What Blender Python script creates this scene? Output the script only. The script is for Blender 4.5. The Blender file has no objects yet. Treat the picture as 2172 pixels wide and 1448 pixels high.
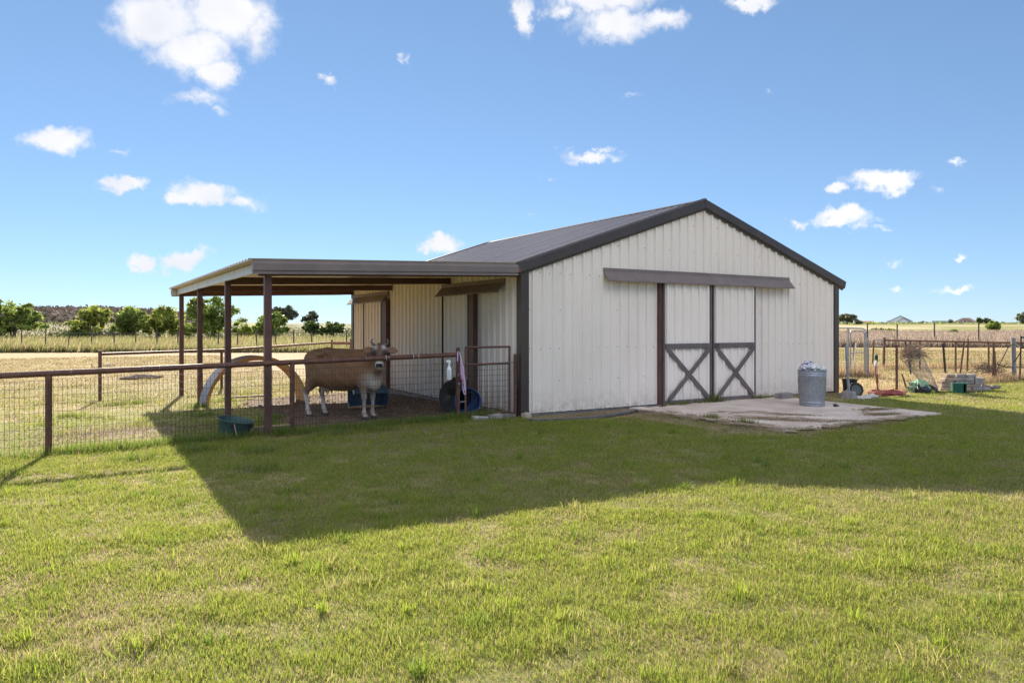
import bpy, bmesh, math, random
import numpy as np
from mathutils import Vector, Matrix, Euler, noise as mnoise

random.seed(7)
rng = np.random.default_rng(11)
R = math.radians
scene = bpy.context.scene
COL = scene.collection

# ------------------------------------------------------------------ camera
CAM = Vector((-7.03, -11.26, 1.65))
YAW = R(31.2)
VIEW = Vector((math.sin(YAW), math.cos(YAW), 0))
RIGHT = Vector((math.cos(YAW), -math.sin(YAW), 0))
cam_data = bpy.data.cameras.new('camera')
cam = bpy.data.objects.new('camera', cam_data)
COL.objects.link(cam)
cam.location = CAM
cam.rotation_euler = (R(90), 0, -YAW)
cam_data.sensor_width = 36
cam_data.lens = 25.74
cam_data.shift_y = -0.0157
cam_data.clip_start = 0.1
cam_data.clip_end = 6000
scene.camera = cam

# ------------------------------------------------------------------ sun, sky, exposure
SUN_ELEV = R(24.9)
SUN_DIR = Vector((0.190, 0.982, 0)).normalized()          # horizontal bearing towards the sun
sun_vec = SUN_DIR * math.cos(SUN_ELEV) + Vector((0, 0, math.sin(SUN_ELEV)))
sun_data = bpy.data.lights.new('sun', 'SUN')
sun_data.energy = 2.2
sun_data.angle = R(0.6)
sun_data.color = (1.0, 0.90, 0.74)
sun = bpy.data.objects.new('sun', sun_data)
sun.rotation_euler = sun_vec.to_track_quat('Z', 'Y').to_euler()
sun.location = (0, 0, 30)
COL.objects.link(sun)

scene.view_settings.view_transform = 'Standard'
scene.view_settings.look = 'None'
scene.view_settings.exposure = 2.45
scene.view_settings.gamma = 1.0
scene.view_settings.use_curve_mapping = False
scene.render.film_transparent = False

world = bpy.data.worlds.new('World')
scene.world = world
world.use_nodes = True
wt = world.node_tree
wt.nodes.clear()

# clouds: (pixel x, pixel y, half width, half height, tilt deg, weight) read as directions in the sky
CLOUDS = [
    (330, 40, 95, 62, 10, 0.95), (400, 105, 80, 55, -20, 0.95), (455, 150, 48, 34, 0, 0.9), (480, 35, 95, 60, -10, 0.95), (555, 60, 40, 55, 0, 0.6),
    (420, 205, 62, 18, 5, 0.45), (470, 226, 20, 12, -25, 0.4), (1115, 35, 26, 42, 0, 0.8), (1195, 22, 42, 18, 0, 0.6), (1300, 50, 80, 44, 0, 0.9),
    (1400, 45, 60, 24, 22, 0.75), (1270, -10, 110, 30, 0, 0.9), (1585, 5, 62, 16, 5, 0.85), (848, 126, 10, 10, 0, 0.4), (693, 170, 19, 13, 0, 0.6),
    (1345, 200, 22, 8, 0, 0.32), (112, 290, 62, 24, -10, 0.8), (140, 305, 45, 25, 0, 0.8), (246, 312, 20, 8, 20, 0.35), (255, 384, 46, 15, 8, 0.85),
    (435, 412, 72, 28, -3, 0.95), (390, 425, 36, 18, 0, 0.9), (525, 430, 40, 15, -18, 0.55), (293, 557, 28, 15, 0, 0.95), (386, 549, 47, 18, 0, 1.0),
    (412, 530, 14, 6, 0, 0.3), (940, 522, 46, 20, 8, 0.85), (905, 528, 22, 12, 0, 0.6), (1255, 333, 58, 15, 22, 0.8), (1295, 318, 28, 6, 5, 0.5),
    (1115, 448, 22, 5, 5, 0.3), (1160, 372, 12, 5, 0, 0.3), (1870, 378, 68, 21, -6, 0.98), (1905, 392, 30, 18, -15, 0.9), (1775, 398, 27, 14, 0, 0.9),
    (1790, 462, 60, 22, -4, 1.0), (1775, 480, 28, 10, 0, 0.85), (1684, 474, 28, 9, 8, 0.6), (1870, 487, 32, 6, 25, 0.42), (2038, 343, 22, 8, 12, 0.5),
    (1993, 403, 13, 8, 0, 0.32), (2028, 544, 12, 6, 0, 0.5), (1905, 555, 18, 7, 0, 0.35), (2030, 608, 44, 8, 4, 0.62), (1905, 616, 18, 5, 4, 0.45),
    (1640, 196, 16, 6, 0, 0.25), (660, 627, 30, 8, 0, 0.3), (190, 645, 28, 8, 0, 0.25),
]
def _n(kind, **kw):
    n = wt.nodes.new(kind)
    for k, v in kw.items():
        setattr(n, k, v)
    return n
def _l(a, b):
    wt.links.new(a, b)
F_PIX = 1553.0
tc = _n('ShaderNodeTexCoord')
def _noise(scale, detail, rough=0.55):
    n = _n('ShaderNodeTexNoise')
    n.inputs['Scale'].default_value = scale
    n.inputs['Detail'].default_value = detail
    n.inputs['Roughness'].default_value = rough
    _l(tc.outputs['Generated'], n.inputs['Vector'])
    return n
def _math(op, a, b=None, clamp=False):
    n = _n('ShaderNodeMath', operation=op, use_clamp=clamp)
    for i, x in enumerate((a, b)):
        if x is None: continue
        if isinstance(x, (int, float)): n.inputs[i].default_value = x
        else: _l(x, n.inputs[i])
    return n.outputs[0]
def _vmath(op, a, b=None):
    n = _n('ShaderNodeVectorMath', operation=op)
    for i, x in enumerate((a, b)):
        if x is None: continue
        if isinstance(x, (tuple, list)): n.inputs[i].default_value = x
        else: _l(x, n.inputs[i])
    return n
# sky axes: tangent coordinates of the direction about the bearing of VIEW; the far side of the sky repeats them mirrored
def _dot(v):
    n = _n('ShaderNodeVectorMath', operation='DOT_PRODUCT')
    _l(tc.outputs['Generated'], n.inputs[0]); n.inputs[1].default_value = v
    return n.outputs['Value']
dv = _math('MAXIMUM', _math('ABSOLUTE', _dot(VIEW)), 0.05)
cu = _math('DIVIDE', _dot(RIGHT), dv)
cv = _math('DIVIDE', _dot((0, 0, 1)), dv)
cmb = _n('ShaderNodeCombineXYZ'); _l(cu, cmb.inputs[0]); _l(cv, cmb.inputs[1])
warp = _noise(22, 4, 0.65)
pos = _n('ShaderNodeVectorMath', operation='MULTIPLY_ADD')
_l(warp.outputs['Color'], pos.inputs[0]); pos.inputs[1].default_value = (0.075, 0.06, 0)
_l(_vmath('SUBTRACT', cmb.outputs[0], (0.0375, 0.03, 0)).outputs[0], pos.inputs[2])
pos = pos.outputs[0]
acc = None
for (u, v, a, b, t, w) in CLOUDS:
    sx, sy = F_PIX / (a * 1.25), F_PIX / (b * 1.25)
    ma = _n('ShaderNodeVectorMath', operation='MULTIPLY_ADD')
    _l(pos, ma.inputs[0]); ma.inputs[1].default_value = (sx, sy, 0)
    ma.inputs[2].default_value = (-(u - 1086) / F_PIX * sx, -(690 - v) / F_PIX * sy, 0)
    ln = _vmath('LENGTH', ma.outputs[0])
    ml = _n('ShaderNodeMath', operation='MULTIPLY_ADD')
    _l(ln.outputs['Value'], ml.inputs[0]); ml.inputs[1].default_value = -w * 2.0; ml.inputs[2].default_value = w * 2.25
    acc = _math('MAXIMUM', ml.outputs[0], 0.0 if acc is None else acc)
fine = _noise(70, 4, 0.62)
den = _math('ADD', acc, _math('MULTIPLY', _math('SUBTRACT', fine.outputs['Fac'], 0.55), _math('MULTIPLY', _math('MINIMUM', acc, 0.35), 2.6)))
ramp = _n('ShaderNodeMapRange', interpolation_type='SMOOTHSTEP')
ramp.inputs['From Min'].default_value = 0.06
ramp.inputs['From Max'].default_value = 1.3
_l(den, ramp.inputs['Value'])
# extra cumulus added overhead, unseen above the picture, to fill the shade, all round
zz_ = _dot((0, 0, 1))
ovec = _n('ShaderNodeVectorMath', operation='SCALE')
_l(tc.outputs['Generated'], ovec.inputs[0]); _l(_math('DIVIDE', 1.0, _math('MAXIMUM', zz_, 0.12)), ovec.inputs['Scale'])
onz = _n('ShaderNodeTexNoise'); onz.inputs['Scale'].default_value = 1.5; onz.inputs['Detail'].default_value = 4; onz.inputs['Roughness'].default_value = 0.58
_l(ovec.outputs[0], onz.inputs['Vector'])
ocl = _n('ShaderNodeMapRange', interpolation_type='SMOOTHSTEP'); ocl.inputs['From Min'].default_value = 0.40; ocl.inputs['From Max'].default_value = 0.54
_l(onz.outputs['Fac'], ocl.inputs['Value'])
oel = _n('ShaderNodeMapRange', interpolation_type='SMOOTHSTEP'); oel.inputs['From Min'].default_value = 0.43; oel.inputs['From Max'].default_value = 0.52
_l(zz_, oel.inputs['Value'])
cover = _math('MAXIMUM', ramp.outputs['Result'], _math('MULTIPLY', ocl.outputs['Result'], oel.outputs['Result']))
sky = _n('ShaderNodeTexSky', sky_type='NISHITA')
sky.sun_disc = False
sky.sun_elevation = SUN_ELEV
sky.sun_rotation = math.atan2(SUN_DIR.x, SUN_DIR.y)
sky.altitude = 300
sky.air_density = 0.7
sky.dust_density = 0.0
sky.ozone_density = 5.0
# cloud tone: white, a little greyer in the thick parts
puff = _noise(20, 2)
tone = _n('ShaderNodeMix', data_type='RGBA')
_l(puff.outputs['Fac'], tone.inputs['Factor'])
tone.inputs['A'].default_value = (2.9, 3.0, 3.3, 1)
tone.inputs['B'].default_value = (4.0, 4.0, 4.1, 1)
# clouds away from the sun are front-lit, and brightened further to fill the shade
sunward = _dot(tuple(sun_vec))
lit = _n('ShaderNodeMapRange'); lit.inputs['From Min'].default_value = 0.75; lit.inputs['From Max'].default_value = -0.6
lit.inputs['To Min'].default_value = 1.0; lit.inputs['To Max'].default_value = 2.9
_l(sunward, lit.inputs['Value'])
tone2 = _n('ShaderNodeVectorMath', operation='SCALE'); _l(tone.outputs['Result'], tone2.inputs[0]); _l(lit.outputs[0], tone2.inputs['Scale'])
mix = _n('ShaderNodeMix', data_type='RGBA')
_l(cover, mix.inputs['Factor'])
# even tone curve on the whole sky: the camera's highlights are held back, its blues kept
gm = _n('ShaderNodeGamma'); gm.inputs['Gamma'].default_value = 0.6
_l(sky.outputs[0], gm.inputs['Color'])
tint = _vmath('MULTIPLY', gm.outputs[0], (0.84, 0.965, 1.08))
_l(tint.outputs[0], mix.inputs['A'])
_l(tone2.outputs[0], mix.inputs['B'])
bg = _n('ShaderNodeBackground')
bg.inputs['Strength'].default_value = 0.05
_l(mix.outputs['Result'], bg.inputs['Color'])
wo = _n('ShaderNodeOutputWorld')
_l(bg.outputs[0], wo.inputs['Surface'])

# ------------------------------------------------------------------ helpers
ORG = {}
def tag(o, label=None, cat=None, group=None, kind=None):
    if label: o['label'] = label
    if cat: o['category'] = cat
    if group: o['group'] = group
    if kind: o['kind'] = kind
    return o
def thing(name, label, cat, loc, group=None):
    o = bpy.data.objects.new(name, None)
    o.empty_display_size = 0.2
    COL.objects.link(o)
    o.location = loc
    ORG[o.name] = Vector(loc)
    return tag(o, label, cat, group)
def link_mesh(name, me, parent=None, origin=None):
    o = bpy.data.objects.new(name, me)
    COL.objects.link(o)
    org = Vector(origin) if origin is not None else Vector((0, 0, 0))
    ORG[o.name] = org
    if parent is not None:
        o.parent = parent
        o.location = org - ORG[parent.name]
    else:
        o.location = org
    return o
class MB:
    """collects shapes in world coordinates, then links them as ONE mesh object"""
    def __init__(s, M=None):
        s.v, s.f, s.M = [], [], M
    def add(s, vs, fs):
        b = len(s.v)
        for p in vs:
            p = Vector(p)
            s.v.append(s.M @ p if s.M is not None else p)
        s.f += [tuple(i + b for i in f) for f in fs]
        return s
    def box(s, x0, x1, y0, y1, z0, z1):
        return s.add([(x0, y0, z0), (x1, y0, z0), (x1, y1, z0), (x0, y1, z0), (x0, y0, z1), (x1, y0, z1), (x1, y1, z1), (x0, y1, z1)],
                     [(0, 3, 2, 1), (4, 5, 6, 7), (0, 1, 5, 4), (1, 2, 6, 5), (2, 3, 7, 6), (3, 0, 4, 7)])
    def obox(s, c, size, rot=None):
        rot = rot or Matrix.Identity(3)
        vs = []
        for z in (-.5, .5):
            for x, y in ((-.5, -.5), (.5, -.5), (.5, .5), (-.5, .5)):
                vs.append(Vector(c) + rot @ Vector((x * size[0], y * size[1], z * size[2])))
        return s.add(vs, [(0, 3, 2, 1), (4, 5, 6, 7), (0, 1, 5, 4), (1, 2, 6, 5), (2, 3, 7, 6), (3, 0, 4, 7)])
    def bar(s, p0, p1, w, t, up=(0, 0, 1)):
        """rectangular bar from p0 to p1, w across, t along up"""
        p0, p1 = Vector(p0), Vector(p1)
        d = (p1 - p0).normalized()
        sd = d.cross(Vector(up)).normalized()
        u2 = sd.cross(d).normalized()
        vs = []
        for p in (p0, p1):
            for a, b in ((-1, -1), (1, -1), (1, 1), (-1, 1)):
                vs.append(p + sd * (a * w / 2) + u2 * (b * t / 2))
        return s.add(vs, [(0, 3, 2, 1), (4, 5, 6, 7), (0, 1, 5, 4), (1, 2, 6, 5), (2, 3, 7, 6), (3, 0, 4, 7)])
    def tube(s, pts, r, n=8, cap=True):
        pts = [Vector(p) for p in pts]
        rs = r if isinstance(r, (list, tuple)) else [r] * len(pts)
        t = (pts[1] - pts[0]).normalized()
        a = t.orthogonal().normalized()
        vs, fs = [], []
        for i, p in enumerate(pts):
            if i == 0: tt = pts[1] - pts[0]
            elif i == len(pts) - 1: tt = pts[-1] - pts[-2]
            else: tt = (pts[i + 1] - pts[i]).normalized() + (pts[i] - pts[i - 1]).normalized()
            tt = tt.normalized() if tt.length > 1e-9 else t
            a = (a - tt * a.dot(tt))
            a = a.normalized() if a.length > 1e-6 else tt.orthogonal().normalized()
            b = tt.cross(a)
            for k in range(n):
                an = 2 * math.pi * k / n
                vs.append(p + (a * math.cos(an) + b * math.sin(an)) * rs[i])
        for i in range(len(pts) - 1):
            for k in range(n):
                k2 = (k + 1) % n
                fs.append((i * n + k, i * n + k2, (i + 1) * n + k2, (i + 1) * n + k))
        if cap:
            fs.append(tuple(range(n - 1, -1, -1)))
            fs.append(tuple((len(pts) - 1) * n + k for k in range(n)))
        return s.add(vs, fs)
    def prism(s, poly, vec):
        n = len(poly)
        vec = Vector(vec)
        vs = [Vector(p) for p in poly] + [Vector(p) + vec for p in poly]
        fs = [tuple(range(n - 1, -1, -1)), tuple(range(n, 2 * n))] + [(i, (i + 1) % n, n + (i + 1) % n, n + i) for i in range(n)]
        return s.add(vs, fs)
    def sweep(s, prof, p0, p1, ex, ey):
        """closed profile (a, b) -> p + ex*a + ey*b swept from p0 to p1"""
        ex, ey = Vector(ex), Vector(ey)
        n = len(prof)
        vs = [Vector(p) + ex * a + ey * b for p in (p0, p1) for a, b in prof]
        fs = [tuple(range(n - 1, -1, -1)), tuple(range(n, 2 * n))] + [(i, (i + 1) % n, n + (i + 1) % n, n + i) for i in range(n)]
        return s.add(vs, fs)
    def lathe(s, prof, c=(0, 0, 0), n=24, rot=None, close=False):
        c = Vector(c)
        rot = rot or Matrix.Identity(3)
        vs, fs = [], []
        for (r, z) in prof:
            for k in range(n):
                an = 2 * math.pi * k / n
                vs.append(c + rot @ Vector((r * math.cos(an), r * math.sin(an), z)))
        for i in range(len(prof) - 1):
            for k in range(n):
                k2 = (k + 1) % n
                fs.append((i * n + k, i * n + k2, (i + 1) * n + k2, (i + 1) * n + k))
        if close:
            fs.append(tuple(range(n - 1, -1, -1)))
            fs.append(tuple((len(prof) - 1) * n + k for k in range(n)))
        return s.add(vs, fs)
    def sphere(s, c, r, n=10, sc=(1, 1, 1), rot=None):
        prof = []
        m = max(4, n // 2)
        c = Vector(c); rot = rot or Matrix.Identity(3)
        vs, fs = [], []
        for i in range(m + 1):
            th = math.pi * i / m
            for k in range(n):
                an = 2 * math.pi * k / n
                vs.append(c + rot @ Vector((r * sc[0] * math.sin(th) * math.cos(an), r * sc[1] * math.sin(th) * math.sin(an), r * sc[2] * math.cos(th))))
        for i in range(m):
            for k in range(n):
                k2 = (k + 1) % n
                fs.append((i * n + k, (i + 1) * n + k, (i + 1) * n + k2, i * n + k2))
        return s.add(vs, fs)
    def build(s, name, mat, parent=None, smooth=False, bevel=0.0, origin=None, kind=None):
        if origin is None:
            xs = [p.x for p in s.v]; ys = [p.y for p in s.v]; zs = [p.z for p in s.v]
            origin = Vector(((min(xs) + max(xs)) / 2, (min(ys) + max(ys)) / 2, min(zs)))
        origin = Vector(origin)
        me = bpy.data.meshes.new(name)
        me.from_pydata([tuple(p - origin) for p in s.v], [], s.f)
        if bevel > 0:
            bm = bmesh.new(); bm.from_mesh(me)
            bmesh.ops.remove_doubles(bm, verts=bm.verts, dist=1e-5)
            bmesh.ops.bevel(bm, geom=[e for e in bm.edges if len(e.link_faces) == 2 and e.calc_face_angle(0) > 0.5], offset=bevel, segments=1, affect='EDGES')
            bm.to_mesh(me); bm.free()
        if smooth:
            for p in me.polygons: p.use_smooth = True
            me.set_sharp_from_angle(angle=R(38))
        me.update()
        me.materials.append(mat)
        o = link_mesh(name, me, parent, origin)
        if kind: o['kind'] = kind
        return o
def np_mesh(name, verts, faces_flat, loop_totals, mat, cols=None, smooth=False, parent=None, origin=(0, 0, 0)):
    """big meshes from arrays; faces_flat are vertex indices, loop_totals the face sizes"""
    me = bpy.data.meshes.new(name)
    verts = np.asarray(verts, dtype=np.float32) - np.asarray(origin, dtype=np.float32)
    me.vertices.add(len(verts))
    me.vertices.foreach_set('co', verts.ravel())
    faces_flat = np.asarray(faces_flat, dtype=np.int32).ravel()
    loop_totals = np.asarray(loop_totals, dtype=np.int32)
    me.loops.add(len(faces_flat))
    me.loops.foreach_set('vertex_index', faces_flat)
    me.polygons.add(len(loop_totals))
    me.polygons.foreach_set('loop_start', np.concatenate(([0], np.cumsum(loop_totals)[:-1])).astype(np.int32))
    me.update(calc_edges=True)
    if smooth:
        me.polygons.foreach_set('use_smooth', np.ones(len(loop_totals), dtype=bool))
    if cols is not None:
        at = me.attributes.new('Col', 'FLOAT_COLOR', 'POINT')
        c4 = np.ones((len(verts), 4), dtype=np.float32); c4[:, :3] = cols
        at.data.foreach_set('color', c4.ravel())
    me.materials.append(mat)
    return link_mesh(name, me, parent, origin)

def rotz(a):
    return Matrix.Rotation(a, 3, 'Z')
def sstep(a, b, x):
    t = np.clip((np.asarray(x, dtype=float) - a) / (b - a), 0, 1)
    return t * t * (3 - 2 * t)
def vnoise(x, y, seed=0):
    x = np.asarray(x, dtype=float); y = np.asarray(y, dtype=float)
    xi, yi = np.floor(x).astype(np.int64), np.floor(y).astype(np.int64)
    fx, fy = x - xi, y - yi
    fx, fy = fx * fx * (3 - 2 * fx), fy * fy * (3 - 2 * fy)
    def h(a, b):
        n = (a * 374761393 + b * 668265263 + seed * 974711) & 0x7fffffff
        n = ((n ^ (n >> 13)) * 1274126177) & 0x7fffffff
        return ((n ^ (n >> 16)) & 0xffff) / 65535.0
    return (h(xi, yi) * (1 - fx) + h(xi + 1, yi) * fx) * (1 - fy) + (h(xi, yi + 1) * (1 - fx) + h(xi + 1, yi + 1) * fx) * fy
def fbm(x, y, scale, octv=3, seed=0):
    x = np.asarray(x, dtype=float) / scale; y = np.asarray(y, dtype=float) / scale
    s, a, t = 0.0, 1.0, 0.0
    for o in range(octv):
        s = s + a * vnoise(x * 2 ** o + 17.3 * o, y * 2 ** o - 9.1 * o, seed + o); t += a; a *= 0.5
    return s / t
def spot(u, d):
    """bearing (as a position across the picture) and distance -> place on the ground"""
    l = (u - 1086) / F_PIX * d
    p = Vector((CAM.x, CAM.y, 0)) + VIEW * d + RIGHT * l
    return p.x, p.y

# ------------------------------------------------------------------ materials
MATS = {}
def mat(name, col, rough=0.6, metal=0.0, col2=None, nscale=4.0, nlo=0.4, nhi=0.65, bump=0.0, bscale=60.0, spec=0.4, vary=0.0, detail=4.0, coords='pos', stretch=None, attr=False, transl=0.0, back=None):
    if name in MATS: return MATS[name]
    m = bpy.data.materials.new(name)
    m.use_nodes = True
    t = m.node_tree
    p = t.nodes['Principled BSDF']
    out = t.nodes['Material Output']
    p.inputs['Roughness'].default_value = rough
    p.inputs['Metallic'].default_value = metal
    p.inputs['Specular IOR Level'].default_value = spec
    p.inputs['Base Color'].default_value = (*col, 1)
    if coords == 'pos':
        g = t.nodes.new('ShaderNodeNewGeometry'); vec = g.outputs['Position']
    else:
        g = t.nodes.new('ShaderNodeTexCoord'); vec = g.outputs['Object']
    if stretch:
        mp = t.nodes.new('ShaderNodeMapping'); mp.inputs['Scale'].default_value = stretch
        t.links.new(vec, mp.inputs['Vector']); vec = mp.outputs[0]
    csock = None
    if attr:
        a = t.nodes.new('ShaderNodeAttribute'); a.attribute_name = 'Col'; csock = a.outputs['Color']
    if col2 is not None:
        n = t.nodes.new('ShaderNodeTexNoise'); n.inputs['Scale'].default_value = nscale; n.inputs['Detail'].default_value = detail
        n.inputs['Roughness'].default_value = 0.62
        t.links.new(vec, n.inputs['Vector'])
        mr = t.nodes.new('ShaderNodeMapRange'); mr.inputs['From Min'].default_value = nlo; mr.inputs['From Max'].default_value = nhi
        t.links.new(n.outputs['Fac'], mr.inputs['Value'])
        mx = t.nodes.new('ShaderNodeMix'); mx.data_type = 'RGBA'
        t.links.new(mr.outputs[0], mx.inputs['Factor'])
        mx.inputs['A'].default_value = (*col, 1); mx.inputs['B'].default_value = (*col2, 1)
        if attr:
            mx.blend_type = 'MULTIPLY'; mx.inputs['B'].default_value = (*col2, 1)
            t.links.new(csock, mx.inputs['A'])
        csock = mx.outputs['Result']
    if back is not None:
        g2 = t.nodes.new('ShaderNodeNewGeometry')
        mx = t.nodes.new('ShaderNodeMix'); mx.data_type = 'RGBA'
        t.links.new(g2.outputs['Backfacing'], mx.inputs['Factor'])
        if csock is not None: t.links.new(csock, mx.inputs['A'])
        else: mx.inputs['A'].default_value = (*col, 1)
        mx.inputs['B'].default_value = (*back, 1)
        csock = mx.outputs['Result']
    if vary > 0:
        oi = t.nodes.new('ShaderNodeObjectInfo')
        hv = t.nodes.new('ShaderNodeHueSaturation')
        mr = t.nodes.new('ShaderNodeMapRange'); mr.inputs['To Min'].default_value = 1 - vary; mr.inputs['To Max'].default_value = 1 + vary
        t.links.new(oi.outputs['Random'], mr.inputs['Value']); t.links.new(mr.outputs[0], hv.inputs['Value'])
        if csock is not None: t.links.new(csock, hv.inputs['Color'])
        else: hv.inputs['Color'].default_value = (*col, 1)
        csock = hv.outputs[0]
    if csock is not None: t.links.new(csock, p.inputs['Base Color'])
    if bump > 0:
        n = t.nodes.new('ShaderNodeTexNoise'); n.inputs['Scale'].default_value = bscale; n.inputs['Detail'].default_value = 3
        t.links.new(vec, n.inputs['Vector'])
        b = t.nodes.new('ShaderNodeBump'); b.inputs['Strength'].default_value = bump; b.inputs['Distance'].default_value = 0.02
        t.links.new(n.outputs['Fac'], b.inputs['Height']); t.links.new(b.outputs[0], p.inputs['Normal'])
    if transl > 0:
        tr = t.nodes.new('ShaderNodeBsdfTranslucent')
        if csock is not None: t.links.new(csock, tr.inputs['Color'])
        else: tr.inputs['Color'].default_value = (*col, 1)
        ms = t.nodes.new('ShaderNodeMixShader'); ms.inputs[0].default_value = transl
        t.links.new(p.outputs[0], ms.inputs[1]); t.links.new(tr.outputs[0], ms.inputs[2]); t.links.new(ms.outputs[0], out.inputs['Surface'])
    MATS[name] = m
    return m
M_SIDING = mat('siding', (0.87, 0.78, 0.71), 0.42, col2=(0.81, 0.71, 0.635), nscale=1.3, nlo=0.45, nhi=0.8, vary=0.025, stretch=(1, 1, 0.35), spec=0.35, back=(0.60, 0.55, 0.47))
# rain-splashed dust and a few faint runs on the lower siding
def splash(m):
    t = m.node_tree; p = t.nodes['Principled BSDF']
    src = p.inputs['Base Color'].links[0].from_socket
    g = t.nodes.new('ShaderNodeNewGeometry'); sp = t.nodes.new('ShaderNodeSeparateXYZ'); t.links.new(g.outputs['Position'], sp.inputs[0])
    mr = t.nodes.new('ShaderNodeMapRange'); mr.inputs['From Min'].default_value = 0.55; mr.inputs['From Max'].default_value = 0.03
    t.links.new(sp.outputs['Z'], mr.inputs['Value'])
    n = t.nodes.new('ShaderNodeTexNoise'); n.inputs['Scale'].default_value = 7; n.inputs['Detail'].default_value = 5; n.inputs['Roughness'].default_value = 0.7
    t.links.new(g.outputs['Position'], n.inputs['Vector'])
    pw = t.nodes.new('ShaderNodeMath'); pw.operation = 'POWER'; t.links.new(mr.outputs[0], pw.inputs[0]); pw.inputs[1].default_value = 1.6
    m2 = t.nodes.new('ShaderNodeMapRange'); m2.inputs['From Min'].default_value = 0.38; m2.inputs['From Max'].default_value = 0.72; t.links.new(n.outputs['Fac'], m2.inputs['Value'])
    ml = t.nodes.new('ShaderNodeMath'); ml.operation = 'MULTIPLY'; t.links.new(pw.outputs[0], ml.inputs[0]); t.links.new(m2.outputs[0], ml.inputs[1])
    mm = t.nodes.new('ShaderNodeMath'); mm.operation = 'MULTIPLY'; mm.use_clamp = True; t.links.new(ml.outputs[0], mm.inputs[0]); mm.inputs[1].default_value = 0.85
    mx = t.nodes.new('ShaderNodeMix'); mx.data_type = 'RGBA'; t.links.new(mm.outputs[0], mx.inputs['Factor']); t.links.new(src, mx.inputs['A']); mx.inputs['B'].default_value = (0.40, 0.32, 0.25, 1)
    t.links.new(mx.outputs['Result'], p.inputs['Base Color'])
    # sheet metal is never quite flat
    n2 = t.nodes.new('ShaderNodeTexNoise'); n2.inputs['Scale'].default_value = 2.3; n2.inputs['Detail'].default_value = 1; t.links.new(g.outputs['Position'], n2.inputs['Vector'])
    b = t.nodes.new('ShaderNodeBump'); b.inputs['Strength'].default_value = 0.25; b.inputs['Distance'].default_value = 0.03; t.links.new(n2.outputs['Fac'], b.inputs['Height']); t.links.new(b.outputs[0], p.inputs['Normal'])
splash(M_SIDING)
M_TRIM = mat('bronze_trim', (0.048, 0.035, 0.031), 0.38, col2=(0.065, 0.048, 0.043), nscale=3, spec=0.5)
M_HOOD = mat('skylit_bronze_trim', (0.165, 0.126, 0.116), 0.42, col2=(0.20, 0.155, 0.142), nscale=3, spec=0.5)  # the trim's brown, lightened to put sky light on tilted faces into the colour
M_BOARD = mat('painted_board', (0.12, 0.098, 0.098), 0.6, col2=(0.16, 0.135, 0.13), nscale=9, stretch=(1, 1, 0.4), bump=0.15)
M_ROOF = mat('roof_sheet', (0.26, 0.22, 0.21), 0.20, metal=0.3, spec=0.8, vary=0.04, back=(0.70, 0.60, 0.46))
M_STEEL = mat('red_oxide_steel', (0.095, 0.042, 0.036), 0.5, col2=(0.13, 0.062, 0.05), nscale=5, spec=0.4, bump=0.1)
M_RUSTPIPE = mat('rusty_pipe', (0.10, 0.047, 0.038), 0.55, col2=(0.16, 0.07, 0.045), nscale=9, spec=0.4, bump=0.15)
M_PURLIN = mat('galvanised_purlin', (0.62, 0.60, 0.60), 0.4, col2=(0.52, 0.50, 0.50), nscale=6, metal=0.2)
M_GALV = mat('galvanised', (0.40, 0.41, 0.44), 0.38, metal=0.7, col2=(0.27, 0.28, 0.32), nscale=22, nlo=0.35, nhi=0.7)
M_WIRE = mat('wire', (0.07, 0.06, 0.055), 0.75, spec=0.2)
M_RUSTWIRE = mat('rust_wire', (0.14, 0.09, 0.065), 0.8, spec=0.2)
M_DARK = mat('dark_interior', (0.02, 0.018, 0.018), 0.8)
M_CONC = mat('concrete', (0.42, 0.37, 0.34), 0.85, col2=(0.55, 0.50, 0.47), nscale=2.0, bump=0.25, bscale=40)
M_CURB = mat('curb_concrete', (0.22, 0.20, 0.19), 0.9, col2=(0.32, 0.29, 0.27), nscale=5, bump=0.3, bscale=40)
M_DIRT = mat('dirt', (0.10, 0.066, 0.05), 0.95, col2=(0.20, 0.14, 0.105), nscale=3.5, nlo=0.38, nhi=0.72, bump=0.9, bscale=14, spec=0.1)
M_CLOD = mat('clods', (0.13, 0.085, 0.064), 0.95, col2=(0.26, 0.185, 0.14), nscale=14, spec=0.1)
M_GRASS = mat('grass_blades', (0.1, 0.15, 0.03), 0.55, attr=True, transl=0.55, spec=0.2)
M_LEAF = mat('leaves', (0.06, 0.1, 0.02), 0.5, attr=True, transl=0.48, spec=0.3)
M_BARK = mat('bark', (0.10, 0.08, 0.065), 0.9, col2=(0.17, 0.14, 0.11), nscale=12, bump=0.5)
M_GROUND = mat('ground', (1, 1, 1), 0.95, attr=True, col2=(0.62, 0.62, 0.60), nscale=5.0, nlo=0.35, nhi=0.7, bump=0.6, bscale=9, spec=0.1, detail=6)
M_BLACK = mat('black_plastic', (0.016, 0.016, 0.018), 0.5)
M_BLUE = mat('blue_plastic', (0.015, 0.11, 0.34), 0.42, col2=(0.02, 0.14, 0.40), nscale=6)
M_PALEBLUE = mat('faded_blue_plastic', (0.03, 0.075, 0.13), 0.5, col2=(0.05, 0.10, 0.16), nscale=4)
M_WHITE = mat('white_plastic', (0.80, 0.80, 0.80), 0.4)
M_WHITEPAINT = mat('white_paint', (0.78, 0.78, 0.78), 0.6)

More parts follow.
